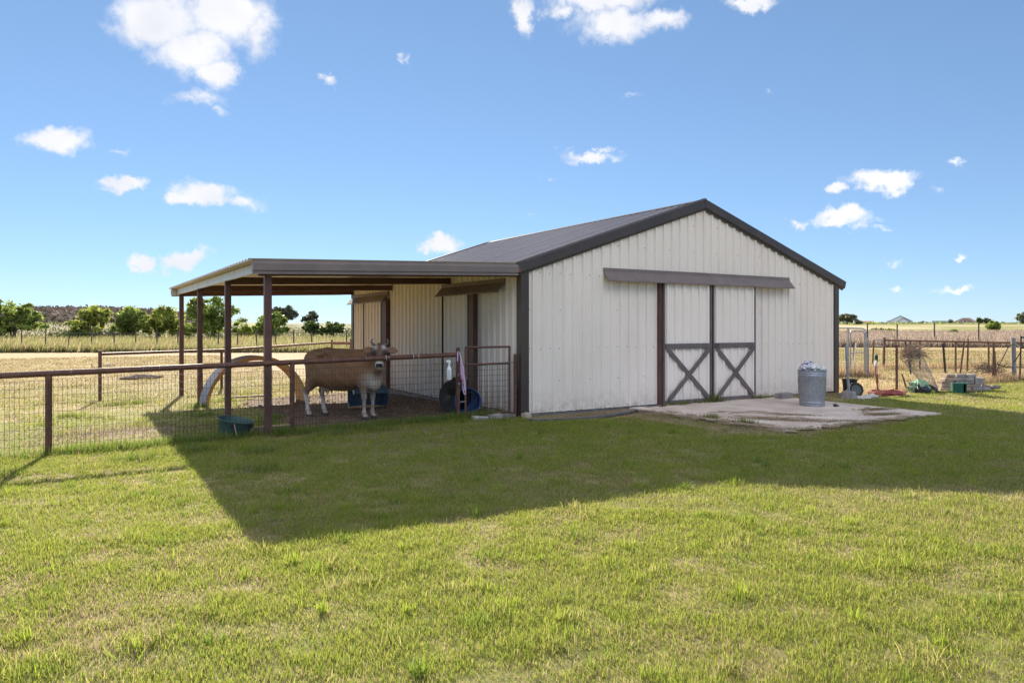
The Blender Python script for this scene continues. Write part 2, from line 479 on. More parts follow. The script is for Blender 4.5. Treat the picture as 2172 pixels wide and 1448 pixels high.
# ------------------------------------------------------------------ terrain
def fence_y(x):
    return 0.25 + 0.0593 * (np.asarray(x, dtype=float) + 1.18)
def polar(x, y):
    a, b = np.asarray(x, dtype=float) - CAM.x, np.asarray(y, dtype=float) - CAM.y
    d = a * VIEW.x + b * VIEW.y
    l = a * RIGHT.x + b * RIGHT.y
    return d, l, np.hypot(a, b), np.degrees(np.arctan2(l, d))
def H(x, y):
    x = np.asarray(x, dtype=float); y = np.asarray(y, dtype=float)
    d, l, rr, b = polar(x, y)
    crest = np.interp(b, [-180, -60, -34, -29, -26.5, -24.5, -22, -20, -12, 0, 20, 40, 180], [2, 6.4, 6.9, 7.2, 6.8, 5.4, 3.9, 2.7, 2.4, 2.3, 2.1, 2.1, 2])
    s0 = np.interp(b, [-20, 10], [78, 150]); s1 = np.interp(b, [-20, 10], [330, 450])
    z = crest * sstep(0, 1, (rr - s0) / (s1 - s0)) - 0.006 * np.clip(rr - 500, 0, 2000)
    z = z - 0.024 * np.clip(y - 2.6, 0, 9) * (1 - sstep(-0.2, 1.5, x)) * (1 - sstep(22, 48, rr))
    z = z + (fbm(x, y, 2.2, 3, 3) - 0.5) * 0.06 * (1 - sstep(40, 80, rr)) * sstep(0.2, 2.0, np.maximum(np.abs(x - 4.6) - 4.6, 0) + np.maximum(-y - 0.0, 0))
    z = z + (fbm(x, y, 30, 3, 8) - 0.5) * 0.8 * sstep(90, 160, rr)
    z = z - 0.06 * np.exp(-((x - 1.2) / 1.4) ** 2 - ((y + 0.5) / 0.5) ** 2)
    return z
def Hs(x, y):
    return float(H(x, y))
def pen_mask(x, y):
    n = (fbm(x, y, 0.9, 3, 21) - 0.5) * 1.3
    e = np.minimum.reduce([x + 4.0 + n - 0.10 * (y - 2), 0.4 - x, y - fence_y(x) - 0.25 + n * 0.35, 7.6 + n + 0.3 * x - y])
    return sstep(-0.12, 0.12, e)
def lerp3(a, b, t):
    return np.asarray(a) * (1 - t[..., None]) + np.asarray(b) * t[..., None]
def ground_col(x, y):
    d, l, rr, b = polar(x, y)
    n1 = fbm(x, y, 1.6, 4, 31); n2 = fbm(x, y, 7.0, 3, 41); n3 = fbm(x, y, 45, 4, 51)
    lawn = lerp3((0.23, 0.22, 0.08), (0.34, 0.27, 0.145), sstep(0.42, 0.68, n1))
    near = lerp3((0.24, 0.25, 0.075), (0.40, 0.30, 0.17), sstep(0.42, 0.68, 0.5 * n1 + 0.5 * n2))
    far = lerp3((0.45, 0.325, 0.195), (0.39, 0.30, 0.155), sstep(0.4, 0.7, n2))
    field = lerp3(near, far, sstep(15, 30, d + 8 * (n2 - 0.5)))
    rfield = lerp3((0.50, 0.37, 0.20), (0.36, 0.30, 0.13), sstep(0.45, 0.7, n2))
    k_lawn = np.where(x < 0, sstep(0.35, -0.1, y - fence_y(x) + (n1 - .5)), sstep(0.5, -0.5, y + 0.9 + (n1 - .5) * 1.2))
    c = lerp3(lerp3(field, rfield, sstep(4, 9, x)), lawn, k_lawn)
    # bare soil by the slab's left edge and along the wall
    soil = np.maximum(np.exp(-((x - 2.0) / 0.45) ** 2) * sstep(-4.4, -3.4, y) * sstep(0.1, -0.3, y), np.exp(-((y + 4.05) / 0.25) ** 2) * sstep(2, 2.4, x) * sstep(6.5, 5, x))
    soil = np.maximum(soil, np.exp(-((y + 0.25) / 0.28) ** 2) * sstep(-0.6, 0.2, x) * sstep(9.6, 8.5, x))
    c = lerp3(c, (0.30, 0.215, 0.15), np.clip(soil * (0.5 + n1), 0, 1) * 0.8)
    # litter line inside the left fence
    lit = np.exp(-((y - fence_y(x) - 1.6 - 1.2 * (n2 - .5)) / 0.5) ** 2) * sstep(-4.2, -5.2, x) * (rr < 30)
    c = lerp3(c, (0.30, 0.22, 0.16), np.clip(lit * 1.1 * sstep(.35, .6, n1), 0, 1))
    wl = sstep(43, 47, d + 3 * (n2 - .5)) * sstep(-2, -6, b)
    c = lerp3(c, lerp3((0.20, 0.20, 0.07), (0.36, 0.28, 0.15), sstep(.4, .65, n2)), wl)
    hill = lerp3((0.13, 0.15, 0.05), (0.23, 0.21, 0.105), sstep(0.46, 0.62, n3))
    c = lerp3(c, hill, sstep(78, 100, rr) * sstep(2, -3, b))
    brown = sstep(-20, -25, b + 5 * (n3 - .5)) * sstep(158, 190, rr + 60 * (n3 - .5))
    c = lerp3(c, (0.155, 0.125, 0.10), brown)  # hill brown greyed, its haze put into the colour
    wr = sstep(52, 60, d + 5 * (n2 - .5)) * sstep(2, 8, b)
    c = lerp3(c, lerp3((0.36, 0.27, 0.22), (0.42, 0.33, 0.22), sstep(.4, .65, n2)), wr)
    wr2 = sstep(150, 180, d + 20 * (n3 - .5)) * sstep(-4, 2, b)
    c = lerp3(c, lerp3((0.30, 0.29, 0.12), (0.50, 0.44, 0.26), sstep(.42, .6, n3)), wr2)
    return c
NA = 600
rad = np.concatenate((np.linspace(0.6, 26, 180), 26 * 1.028 ** np.arange(1, 186)))
ang = np.linspace(0, 2 * math.pi, NA, endpoint=False)
GX = CAM.x + rad[:, None] * np.sin(ang)[None, :]
GY = CAM.y + rad[:, None] * np.cos(ang)[None, :]
gx = np.concatenate(([CAM.x], GX.ravel())); gy = np.concatenate(([CAM.y], GY.ravel()))
gv = np.stack((gx, gy, H(gx, gy)), 1)
ii = np.arange(len(rad) - 1)[:, None]; kk = np.arange(NA)[None, :]; k2 = (kk + 1) % NA
quads = np.stack((1 + ii * NA + kk, 1 + ii * NA + k2 + 0 * ii, 1 + (ii + 1) * NA + k2, 1 + (ii + 1) * NA + kk), -1).reshape(-1, 4)[:, ::-1]
tri = np.stack((np.zeros(NA, int), 1 + np.arange(NA), 1 + (np.arange(NA) + 1) % NA), 1)[:, ::-1]
ground = np_mesh('ground', gv, np.concatenate((quads.ravel(), tri.ravel())), np.concatenate((np.full(len(quads), 4), np.full(NA, 3))), M_GROUND, ground_col(gx, gy), smooth=True)
tag(ground, 'green lawn running into dry tan pasture and a low hill', kind='structure')

# pen floor: trampled dirt under the lean-to, a lumpy sheet just above the ground
px_, py_ = np.meshgrid(np.arange(-5.2, 0.01, 0.07), np.arange(0.0, 9.0, 0.07), indexing='ij')
pm = pen_mask(px_, py_)
pz = H(px_, py_) + 0.012 + 0.05 * (fbm(px_, py_, 0.55, 3, 77) - 0.35) - 0.10 * (1 - pm)
nx, ny = px_.shape
idx = np.arange(nx * ny).reshape(nx, ny)
q = np.stack((idx[:-1, :-1], idx[1:, :-1], idx[1:, 1:], idx[:-1, 1:]), -1).reshape(-1, 4)
keep = pm.ravel()[q].max(1) > 0.02
pen = np_mesh('dirt_floor', np.stack((px_.ravel(), py_.ravel(), pz.ravel()), 1), q[keep], np.full(int(keep.sum()), 4), M_DIRT, smooth=True)
tag(pen, 'trampled brown dirt floor of the cow pen', kind='structure')
def pen_z(x, y):
    return float(H(x, y) + 0.012 + 0.05 * (fbm(x, y, 0.55, 3, 77) - 0.35))

# ------------------------------------------------------------------ concrete slab in front of the doors
def slab():
    n = 26
    pts = []
    ed = [(2.4, -3.82), (6.75, -3.82), (6.85, -0.12), (2.4, -0.12)]
    for i in range(4):
        a, b = ed[i], ed[(i + 1) % 4]
        for k in range(n):
            t = k / n
            x, y = a[0] + (b[0] - a[0]) * t, a[1] + (b[1] - a[1]) * t
            j = (fbm(x * 3, y * 3, 1.0, 3, 5) - 0.5) * 0.10
            pts.append((x + j * (1 if i in (1, 3) else 0.1), y + j * (1 if i in (0, 2) else 0.1)))
    m = MB()
    vs = [(x, y, 0.035) for x, y in pts] + [(x, y, -0.12) for x, y in pts]
    N = len(pts)
    m.add(vs, [tuple(range(N))] + [(i, N + i, N + (i + 1) % N, (i + 1) % N) for i in range(N)])
    return m
M_SLAB = mat('slab_concrete', (0.50, 0.39, 0.32), 0.85, col2=(0.72, 0.61, 0.53), nscale=1.3, nlo=0.35, nhi=0.7, bump=0.2, bscale=30)
o = slab().build('concrete_pad', M_SLAB)
tag(o, 'worn concrete pad in front of the sliding doors', kind='structure')
def blob_sheet(cx, cy, a, b, z, seed, rot=0.0, n=40, h=0.02):
    m = MB()
    vs = [(cx, cy, z + h)]
    c, s = math.cos(rot), math.sin(rot)
    for ring, rr in ((1, 0.6), (2, 1.0)):
        for k in range(n):
            an = 2 * math.pi * k / n
            w = rr * (0.6 + 0.8 * float(fbm(math.cos(an) * 2 + seed, math.sin(an) * 2, 1.0, 3, seed)))
            x, y = a * w * math.cos(an), b * w * math.sin(an)
            vs.append((cx + x * c - y * s, cy + x * s + y * c, z + (h * 0.7 if ring == 1 else -0.004)))
    fs = [(0, 1 + k, 1 + (k + 1) % n) for k in range(n)] + [(1 + k, 1 + n + k, 1 + n + (k + 1) % n, 1 + (k + 1) % n) for k in range(n)]
    return m.add(vs, fs)
M_SOIL = mat('washed_soil', (0.24, 0.17, 0.125), 0.95, col2=(0.42, 0.32, 0.23), nscale=6, nlo=0.35, nhi=0.65, bump=0.7, bscale=40)
_r = random.Random(3)
# soil and dead grass washed over the slab: many small overlapping lenses along three drifts
sheetm = MB()
for (x0, y0, x1, y1, n_, sp_) in [(3.35, -1.55, 4.15, -2.45, 16, 0.10), (3.0, -2.2, 4.3, -3.7, 30, 0.11), (5.3, -3.3, 6.4, -2.7, 12, 0.08), (2.45, -0.5, 2.5, -3.8, 34, 0.10), (2.5, -3.8, 6.0, -3.85, 26, 0.05)]:
    for i in range(n_):
        t_ = (i + _r.random()) / n_
        bs = blob_sheet(x0 + (x1 - x0) * t_ + _r.gauss(0, sp_), y0 + (y1 - y0) * t_ + _r.gauss(0, sp_), _r.uniform(.05, .24), _r.uniform(.03, .10), 0.0365 + 0.0004 * i, i + int(x0 * 10), math.atan2(y1 - y0, x1 - x0) + _r.gauss(0, .4), n=14, h=_r.uniform(.004, .012))
        sheetm.add(bs.v, bs.f)
o = sheetm.build('washed_soil', M_SOIL)
tag(o, 'soil and dead grass washed over the concrete pad', kind='stuff')

# ------------------------------------------------------------------ blades of grass
def blades(name, P, h, w, cb, ct, label, lean=0.35, detailed=False, cat_kind='stuff', parent=None, windx=0.0):
    N = len(P)
    az = rng.uniform(0, 2 * math.pi, N)
    la = rng.uniform(0, 2 * math.pi, N)
    ln = np.abs(rng.normal(0, lean, N)) * h
    side = np.stack((np.cos(az), np.sin(az), np.zeros(N)), 1) * (w / 2)[:, None]
    tip = P + np.stack((np.cos(la) * ln + windx * h * RIGHT.x, np.sin(la) * ln + windx * h * RIGHT.y, h * np.sqrt(np.clip(1 - 0.5 * (ln / np.maximum(h, 1e-6)) ** 2, 0.15, 1))), 1)
    if detailed:
        mid = P * 0.52 + tip * 0.48
        mid[:, 2] = P[:, 2] + (tip[:, 2] - P[:, 2]) * 0.62
        V = np.stack((P - side, P + side, mid + side * 0.75, mid - side * 0.75, tip), 1).reshape(-1, 3)
        base = np.arange(N)[:, None] * 5
        F = np.concatenate((base + np.array([[0, 1, 2, 3]]), base + np.array([[3, 2, 4]])), 1)
        F = F.ravel(); T = np.tile([4, 3], N)
        mc = cb * 0.4 + ct * 0.6
        C = np.stack((cb, cb, mc, mc, ct), 1).reshape(-1, 3)
    else:
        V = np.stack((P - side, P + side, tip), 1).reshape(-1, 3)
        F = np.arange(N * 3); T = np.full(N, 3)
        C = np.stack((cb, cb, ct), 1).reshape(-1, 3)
    o = np_mesh(name, V, F, T, M_GRASS, C, parent=parent)
    tag(o, label, kind=cat_kind)
    return o
def pick_cols(n, straw, palette_g, palette_s):
    g = np.asarray(palette_g)[rng.integers(0, len(palette_g), n)]
    s = np.asarray(palette_s)[rng.integers(0, len(palette_s), n)]
    c = np.where((rng.random(n) < straw)[:, None], s, g)
    return c * rng.uniform(0.75, 1.2, n)[:, None]
GREENS = [(0.30, 0.358, 0.056), (0.37, 0.405, 0.07), (0.23, 0.30, 0.05), (0.415, 0.42, 0.09), (0.27, 0.33, 0.055)]
STRAWS = [(0.48, 0.375, 0.22), (0.40, 0.31, 0.18), (0.53, 0.43, 0.27), (0.33, 0.245, 0.15)]
def wedge(n, r0, r1, a0, a1, p=1.0):
    """random places seen from the lawn, density falling with distance"""
    u = rng.random(n)
    e = 2 - p
    r = (r0 ** e + u * (r1 ** e - r0 ** e)) ** (1 / e)
    a = np.radians(rng.uniform(a0, a1, n)) + YAW
    return CAM.x + r * np.sin(a), CAM.y + r * np.cos(a), r
def slab_in(x, y):
    j = (fbm(x, y, 0.35, 3, 9) - 0.5) * 0.5
    return (x > 2.45 + j) & (x < 6.75 + j) & (y > -3.75 + j)
def lawn_ok(x, y):
    left = (x < 0.0) & (y < fence_y(x) + 0.05 - 0.15 * (x > -1.2))
    mid = (x >= 0.0) & (x <= 9.2) & (y < -0.12)
    right = (x > 9.2) & (y < -0.75 + 0.08 * (x - 10.4))
    bare = (x > 0) & (x < 2.6) & (y > -0.75 + 0.2 * np.sin(x * 3)) & (rng.random(len(x)) < 0.93)
    bare2 = (np.exp(-((x - 2.05) / 0.4) ** 2) * sstep(-4.4, -3.6, y) > 0.35) & (rng.random(len(x)) < 0.85)
    bare3 = (x > 2.3) & (x < 6.2) & (y > -4.15) & (y < -3.7) & (rng.random(len(x)) < 0.6)
    bare4 = (x > 6.6) & (x < 10.6) & (y > -1.5 + (x - 7) * 0.05) & (rng.random(len(x)) < 0.6)
    return (left | mid | right) & ~slab_in(x, y) & ~bare & ~bare2 & ~bare3 & ~bare4
def lawn(name, n, r0, r1, a0, a1, p, wid, hmul, detailed, label):
    x, y, r = wedge(n, r0, r1, a0, a1, p)
    k = lawn_ok(x, y)
    x, y, r = x[k], y[k], r[k]
    n = len(x)
    pa = fbm(x, y, 0.38, 3, 61); pb = fbm(x, y, 2.6, 3, 62); pc = fbm(x, y, 0.16, 2, 63)
    # thinner where the sward is worn
    keep = rng.random(n) < (0.45 + 1.3 * pa) * (0.4 + 1.1 * pc)
    x, y, r, pa, pb, pc = x[keep], y[keep], r[keep], pa[keep], pb[keep], pc[keep]
    n = len(x)
    straw = np.clip(0.07 + 1.6 * (0.60 * (1 - pa) + 0.40 * (1 - pb) - 0.44), 0.08, 0.85)
    c = pick_cols(n, straw, GREENS, STRAWS)
    h = (0.012 + 0.028 * pa + 0.020 * pc) * rng.uniform(0.6, 1.35, n) * hmul
    tall = (rng.random(n) < 0.01) | ((fbm(x, y, 0.45, 2, 64) > 0.80) & (rng.random(n) < 0.5))
    h = np.where(tall, h * 1.8, h)
    P = np.stack((x, y, H(x, y) - 0.004), 1)
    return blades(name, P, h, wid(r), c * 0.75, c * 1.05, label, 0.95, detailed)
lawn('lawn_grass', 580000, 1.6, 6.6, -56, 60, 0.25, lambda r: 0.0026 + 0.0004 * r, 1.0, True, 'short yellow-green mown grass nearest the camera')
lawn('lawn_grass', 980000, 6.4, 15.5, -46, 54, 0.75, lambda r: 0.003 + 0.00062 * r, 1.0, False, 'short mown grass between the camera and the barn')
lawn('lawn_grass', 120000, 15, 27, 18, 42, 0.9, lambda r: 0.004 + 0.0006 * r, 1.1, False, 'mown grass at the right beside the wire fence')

def coarse_tufts():
    cx, cy, cr = wedge(520, 3.0, 14, -40, 40, 0.7)
    k = lawn_ok(cx, cy); cx, cy = cx[k], cy[k]
    m_ = rng.integers(10, 42, len(cx))
    i = np.repeat(np.arange(len(cx)), m_)
    sp = rng.uniform(0.02, 0.09, len(cx))[i]
    x, y = cx[i] + rng.normal(0, 1, len(i)) * sp, cy[i] + rng.normal(0, 1, len(i)) * sp * 0.8
    hue = rng.integers(0, 3, len(cx))[i]
    c = np.asarray([(0.34, 0.42, 0.055), (0.20, 0.29, 0.045), (0.42, 0.40, 0.13)])[hue] * rng.uniform(0.8, 1.2, len(i))[:, None]
    h = rng.uniform(0.05, 0.11, len(cx))[i] * rng.uniform(0.6, 1.2, len(i))
    P = np.stack((x, y, H(x, y) - 0.004), 1)
    blades('coarse_tufts', P, h, np.full(len(i), 0.0065), c * 0.7, c * 1.05, 'longer coarse tufts dotted over the lawn', 0.6, True)
coarse_tufts()
def scatter(name, n, sampler, hfun, wid, straw, label, greens=GREENS, straws=STRAWS, lean=0.35, zoff=-0.01, wind=0.0, dark=0.55):
    x, y = sampler(n)
    d, l, rr, b = polar(x, y)
    h = hfun(x, y, rr) * rng.uniform(0.5, 1.25, len(x))
    c = pick_cols(len(x), straw(rr) if callable(straw) else straw, greens, straws)
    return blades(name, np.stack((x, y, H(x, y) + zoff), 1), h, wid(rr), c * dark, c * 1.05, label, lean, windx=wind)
# rough grass of the left pasture behind the pipe fence
def smp_left(n):
    x, y, r = wedge(n, 8.5, 44, -42, -6, 0.9)
    k = (y > fence_y(x)) & (pen_mask(x, y) < 0.5) & (x < 0.0) & (rng.random(n) < 0.25 + 1.2 * fbm(x, y, 1.3, 3, 71))
    return x[k], y[k]
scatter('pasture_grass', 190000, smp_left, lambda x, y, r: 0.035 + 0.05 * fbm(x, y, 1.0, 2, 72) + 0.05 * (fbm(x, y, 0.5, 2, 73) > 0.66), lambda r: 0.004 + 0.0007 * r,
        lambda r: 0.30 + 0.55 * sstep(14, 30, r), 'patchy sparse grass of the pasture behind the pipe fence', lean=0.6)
# taller tufts along the fence foot
def smp_foot(n):
    x = rng.uniform(-9.6, -0.2, n); y = fence_y(x) + rng.normal(-0.02, 0.13, n)
    k = rng.random(n) < sstep(0.38, 0.62, fbm(x, y, 0.5, 2, 81)) + 0.15
    return x[k], y[k]
FRESH = [(0.20, 0.30, 0.045), (0.27, 0.34, 0.06), (0.15, 0.24, 0.04)]
scatter('fence_foot_grass', 16000, smp_foot, lambda x, y, r: 0.08 + 0.13 * fbm(x, y, 0.6, 2, 82), lambda r: 0.009 + 0 * r, 0.12, 'longer green tufts along the foot of the pipe fence', FRESH, lean=0.5)
def smp_tuft(n):
    cs = [(-6.3, -1.2), (-5.6, -0.9), (-7.7, -1.6), (-3.6, -0.5), (-4.9, -1.5), (-2.9, -0.35), (-5.2, -2.7), (-7.0, 4.6), (-6.2, 6.9), (-5.7, 7.1), (-4.7, 5.2), (-4.2, 1.4), (-4.9, 3.2), (-3.9, 2.1), (-4.0, 6.6)]
    c = np.asarray(cs)[rng.integers(0, len(cs), n)]
    return c[:, 0] + rng.normal(0, 0.16, n), c[:, 1] + rng.normal(0, 0.13, n)
scatter('weed_tufts', 5200, smp_tuft, lambda x, y, r: 0.12 + 0 * x, lambda r: 0.009 + 0 * r, 0.15, 'scattered longer green tufts in the grass', FRESH, lean=0.6)
# weeds at the doors and the slab edge, dead grass on the slab
def smp_door(n):
    cs = [(4.7, -0.22, 0.16, 0.06), (4.4, -0.2, 0.3, 0.05), (6.15, -0.2, 0.2, 0.05), (2.6, -2.1, 0.08, 0.08), (2.55, -2.9, 0.05, 0.1), (3.6, -0.25, 0.2, 0.04)]
    c = np.asarray(cs)[rng.integers(0, len(cs), n)]
    return c[:, 0] + rng.normal(0, 1, n) * c[:, 2], c[:, 1] + rng.normal(0, 1, n) * c[:, 3]
scatter('doorstep_weeds', 900, smp_door, lambda x, y, r: 0.10 + 0.12 * np.exp(-((x - 4.7) / 0.2) ** 2), lambda r: 0.013 + 0 * r, 0.3, 'straggly weeds growing at the foot of the sliding doors', FRESH, lean=0.6, zoff=0.03)
def smp_slab(n):
    cs = [(3.35, -2.9, 0.95, 0.09, -0.9), (5.6, -3.4, 0.4, 0.08, -0.2), (6.2, -2.9, 0.35, 0.07, -0.3), (4.2, -2.6, 0.4, 0.08, -0.9), (2.2, -1.5, 0.9, 0.22, -1.45), (2.3, -3.2, 0.7, 0.2, -1.5), (4.0, -3.98, 1.4, 0.12, 0.0), (3.6, -2.9, 0.9, 0.10, -0.86), (2.5, -2.4, 1.4, 0.12, -1.55), (1.3, -0.35, 0.9, 0.12, 0.0), (7.9, -0.5, 0.8, 0.2, 0)]
    c = np.asarray(cs)[rng.integers(0, len(cs), n)]
    a, b = rng.normal(0, 0.55, n) * c[:, 2], rng.normal(0, 1, n) * c[:, 3]
    return c[:, 0] + a * np.cos(c[:, 4]) - b * np.sin(c[:, 4]), c[:, 1] + a * np.sin(c[:, 4]) + b * np.cos(c[:, 4])
scatter('dead_grass', 20000, smp_slab, lambda x, y, r: 0.028 + 0 * x, lambda r: 0.007 + 0 * r, 0.9, 'dead straw-coloured grass lying on the concrete and bare soil', lean=1.2, zoff=0.035)
def smp_penstraw(n):
    x = rng.uniform(-4.4, -0.05, n); y = rng.uniform(0.3, 7.4, n)
    k = (pen_mask(x, y) > 0.4) & (rng.random(n) < fbm(x, y, 1.0, 2, 91) ** 2 * 2)
    return x[k], y[k]
scatter('straw_litter', 9000, smp_penstraw, lambda x, y, r: 0.03 + 0.03 * (rng.random(len(x)) < 0.1), lambda r: 0.012 + 0 * r, 0.8, 'bits of straw trodden into the pen dirt', [(0.14, 0.10, 0.07)], lean=1.5, zoff=0.03)
def smp_litter(n):
    x = rng.uniform(-10, -4.6, n); y = fence_y(x) + 1.6 + rng.normal(0, 0.55, n)
    k = rng.random(n) < sstep(.35, .65, fbm(x, y, 0.7, 3, 95)); return x[k], y[k]
scatter('twig_litter', 5000, smp_litter, lambda x, y, r: 0.05 + 0 * x, lambda r: 0.010 + 0 * r, 0.9, 'dry twigs and stalks strewn along the inside of the fence', [(0.2, 0.15, 0.1)], [(0.42, 0.32, 0.24), (0.28, 0.2, 0.15)], lean=1.3, zoff=0.01)
# tall weeds along the far left boundary and up the slope
def smp_wl(n):
    u = rng.uniform(-80, 1060, n); d = 44.5 + 40 * rng.random(n) ** 1.8
    l = (u - 1086) / F_PIX * d
    return CAM.x + VIEW.x * d + RIGHT.x * l, CAM.y + VIEW.y * d + RIGHT.y * l
WG = [(0.24, 0.27, 0.08), (0.30, 0.31, 0.10), (0.19, 0.22, 0.07)]
WS = [(0.40, 0.30, 0.18), (0.52, 0.42, 0.27), (0.34, 0.25, 0.16)]
scatter('tall_weeds', 36000, smp_wl, lambda x, y, r: (0.34 + 0.42 * fbm(x, y, 3, 2, 101)) * np.where(r < 50, 0.9, 1.05), lambda r: 0.035 + 0.0006 * r, 0.42, 'tall weeds along the far left fence line', WG, WS, lean=0.35, wind=0.25)
def smp_hill(n):
    x, y, r = wedge(n, 84, 190, -38, -3, 1.0); return x, y
scatter('slope_grass', 16000, smp_hill, lambda x, y, r: 0.18 + 0.25 * fbm(x, y, 8, 2, 103), lambda r: 0.03 + 0.0012 * r, 0.3, 'rough grass on the slope behind the trees', [(0.08, 0.095, 0.03), (0.10, 0.11, 0.036)], [(0.14, 0.115, 0.065)], lean=0.4)
# right: dry tall grass by the fences, mauve seed-heads beyond
def smp_r1(n):
    x, y, r = wedge(n, 17, 56, 20, 40, 1.0)
    k = (x > 9.3) & (y > -0.85 + 0.08 * (x - 10.4)) & (rng.random(n) < 0.2 + 1.1 * fbm(x, y, 2.2, 3, 111)); return x[k], y[k]
scatter('dry_grass', 60000, smp_r1, lambda x, y, r: 0.05 + 0.07 * fbm(x, y, 1.5, 2, 112), lambda r: 0.006 + 0.0007 * r, 0.75, 'dry tan pasture grass behind the wire fence', lean=0.6)
def line_smp(pts, sig):
    def f(n):
        seg = rng.integers(0, len(pts) - 1, n); t = rng.random(n)
        A = np.asarray(pts)[seg]; B = np.asarray(pts)[seg + 1]
        Q = A + (B - A) * t[:, None]
        return Q[:, 0] + rng.normal(0, sig, n), Q[:, 1] + rng.normal(0, sig, n)
    return f
RED = [(0.50, 0.34, 0.22), (0.58, 0.44, 0.28), (0.42, 0.28, 0.19)]
scatter('fence_row_grass', 9000, line_smp([(10.4, -0.55), (13, -0.4), (15.85, -0.2), (17.6, 0.1), (21.5, 0.7)], 0.22), lambda x, y, r: 0.08 + 0.16 * sstep(11, 16, x), lambda r: 0.012 + 0 * r, 0.9, 'dry reddish grass grown up along the wire fence', GREENS, RED, lean=0.4)
scatter('fence_row_grass', 8000, line_smp([(15.5, 5.6), (19.5, 5.4), (23, 4.2), (27, 3.2)], 0.55), lambda x, y, r: 0.24 + 0 * x, lambda r: 0.018 + 0 * r, 0.85, 'dry tall grass along the rusty pipe rail fence', GREENS, RED, lean=0.4)
scatter('fence_row_grass', 2600, line_smp([(12.6, 3.8), (13.6, 3.3), (14.8, 2.7)], 0.2), lambda x, y, r: 0.34 + 0 * x, lambda r: 0.015 + 0 * r, 0.95, 'dry weeds around the chain link gate', GREENS, RED, lean=0.4)
def smp_r2(n):
    u = rng.uniform(1560, 2300, n); d = 55 + 110 * rng.random(n) ** 1.5
    l = (u - 1086) / F_PIX * d
    return CAM.x + VIEW.x * d + RIGHT.x * l, CAM.y + VIEW.y * d + RIGHT.y * l
MAUVE = [(0.34, 0.26, 0.24), (0.42, 0.33, 0.29), (0.48, 0.38, 0.28), (0.30, 0.23, 0.21)]
scatter('mauve_weeds', 42000, smp_r2, lambda x, y, r: 0.55 + 0.35 * fbm(x, y, 4, 2, 121), lambda r: 0.03 + 0.0008 * r, 0.88, 'tall mauve-brown weeds across the far right field', [(0.26, 0.25, 0.10)], MAUVE, lean=0.3)

# ------------------------------------------------------------------ dirt clods in the pen
n = 1500
x = rng.uniform(-4.4, -0.05, n); y = rng.uniform(0.3, 7.5, n)
k = pen_mask(x, y) > 0.6; x, y = x[k], y[k]; n = len(x)
s = rng.uniform(0.012, 0.04, n) * (1 + 1.0 * (rng.random(n) < 0.06))
oct_v = np.array([(1, 0, 0), (0, 1, 0), (-1, 0, 0), (0, -1, 0), (0, 0, 0.6), (0, 0, -0.3)], float)
oct_f = np.array([(0, 1, 4), (1, 2, 4), (2, 3, 4), (3, 0, 4)], int)
V = oct_v[None] * s[:, None, None] * rng.uniform(0.7, 1.3, (n, 6, 3))
cz = H(x, y) + 0.012 + 0.05 * (fbm(x, y, 0.55, 3, 77) - 0.35)
V = V + np.stack((x, y, cz), 1)[:, None, :]
F = oct_f[None] + (np.arange(n) * 6)[:, None, None]
o = np_mesh('dirt_clods', V.reshape(-1, 3), F.ravel(), np.full(n * 4, 3), M_CLOD)
tag(o, 'clods of dirt scattered over the pen floor', kind='stuff')

# ------------------------------------------------------------------ the barn
W_, L_ = 9.1, 9.2
RX, RZ, SL = 4.55, 4.31, 1 / 3.0
def roof_z(x):
    return RZ - abs(x - RX) * SL
def rib_profile(u0, u1, pitch=0.2286, hgt=0.040, minor=0.006, off=0.0):
    pts = set()
    k0 = int(math.floor((u0 - off) / pitch)) - 1
    out = []
    k = k0
    while off + k * pitch < u1 + pitch:
        c = off + k * pitch
        for du, h in ((-0.030, 0), (-0.017, hgt), (0.017, hgt), (0.030, 0), (0.070, 0), (0.080, minor), (0.092, minor), (0.102, 0), (0.127, 0), (0.137, minor), (0.149, minor), (0.159, 0)):
            out.append((c + du, h))
        k += 1
    def interp(u):
        for (a, ha), (b, hb) in zip(out, out[1:]):
            if a <= u <= b:
                return ha + (hb - ha) * (u - a) / max(b - a, 1e-9)
        return 0
    res = [(u0, interp(u0))] + [(u, h) for u, h in out if u0 + 1e-4 < u < u1 - 1e-4] + [(u1, interp(u1))]
    return res
def sheet(prof, fbot, ftop):
    """strip between two edge curves: fbot(u,h) and ftop(u,h) give points"""
    m = MB()
    vs = [fbot(u, h) for u, h in prof] + [ftop(u, h) for u, h in prof]
    n = len(prof)
    return m.add(vs, [(i, i + 1, n + i + 1, n + i) for i in range(n - 1)])
barn = thing('barn', 'cream metal barn with dark brown roof trim and an open lean-to shelter', 'barn', (4.55, 4.6, 0))
Z0 = 0.045
PW = 0.9144
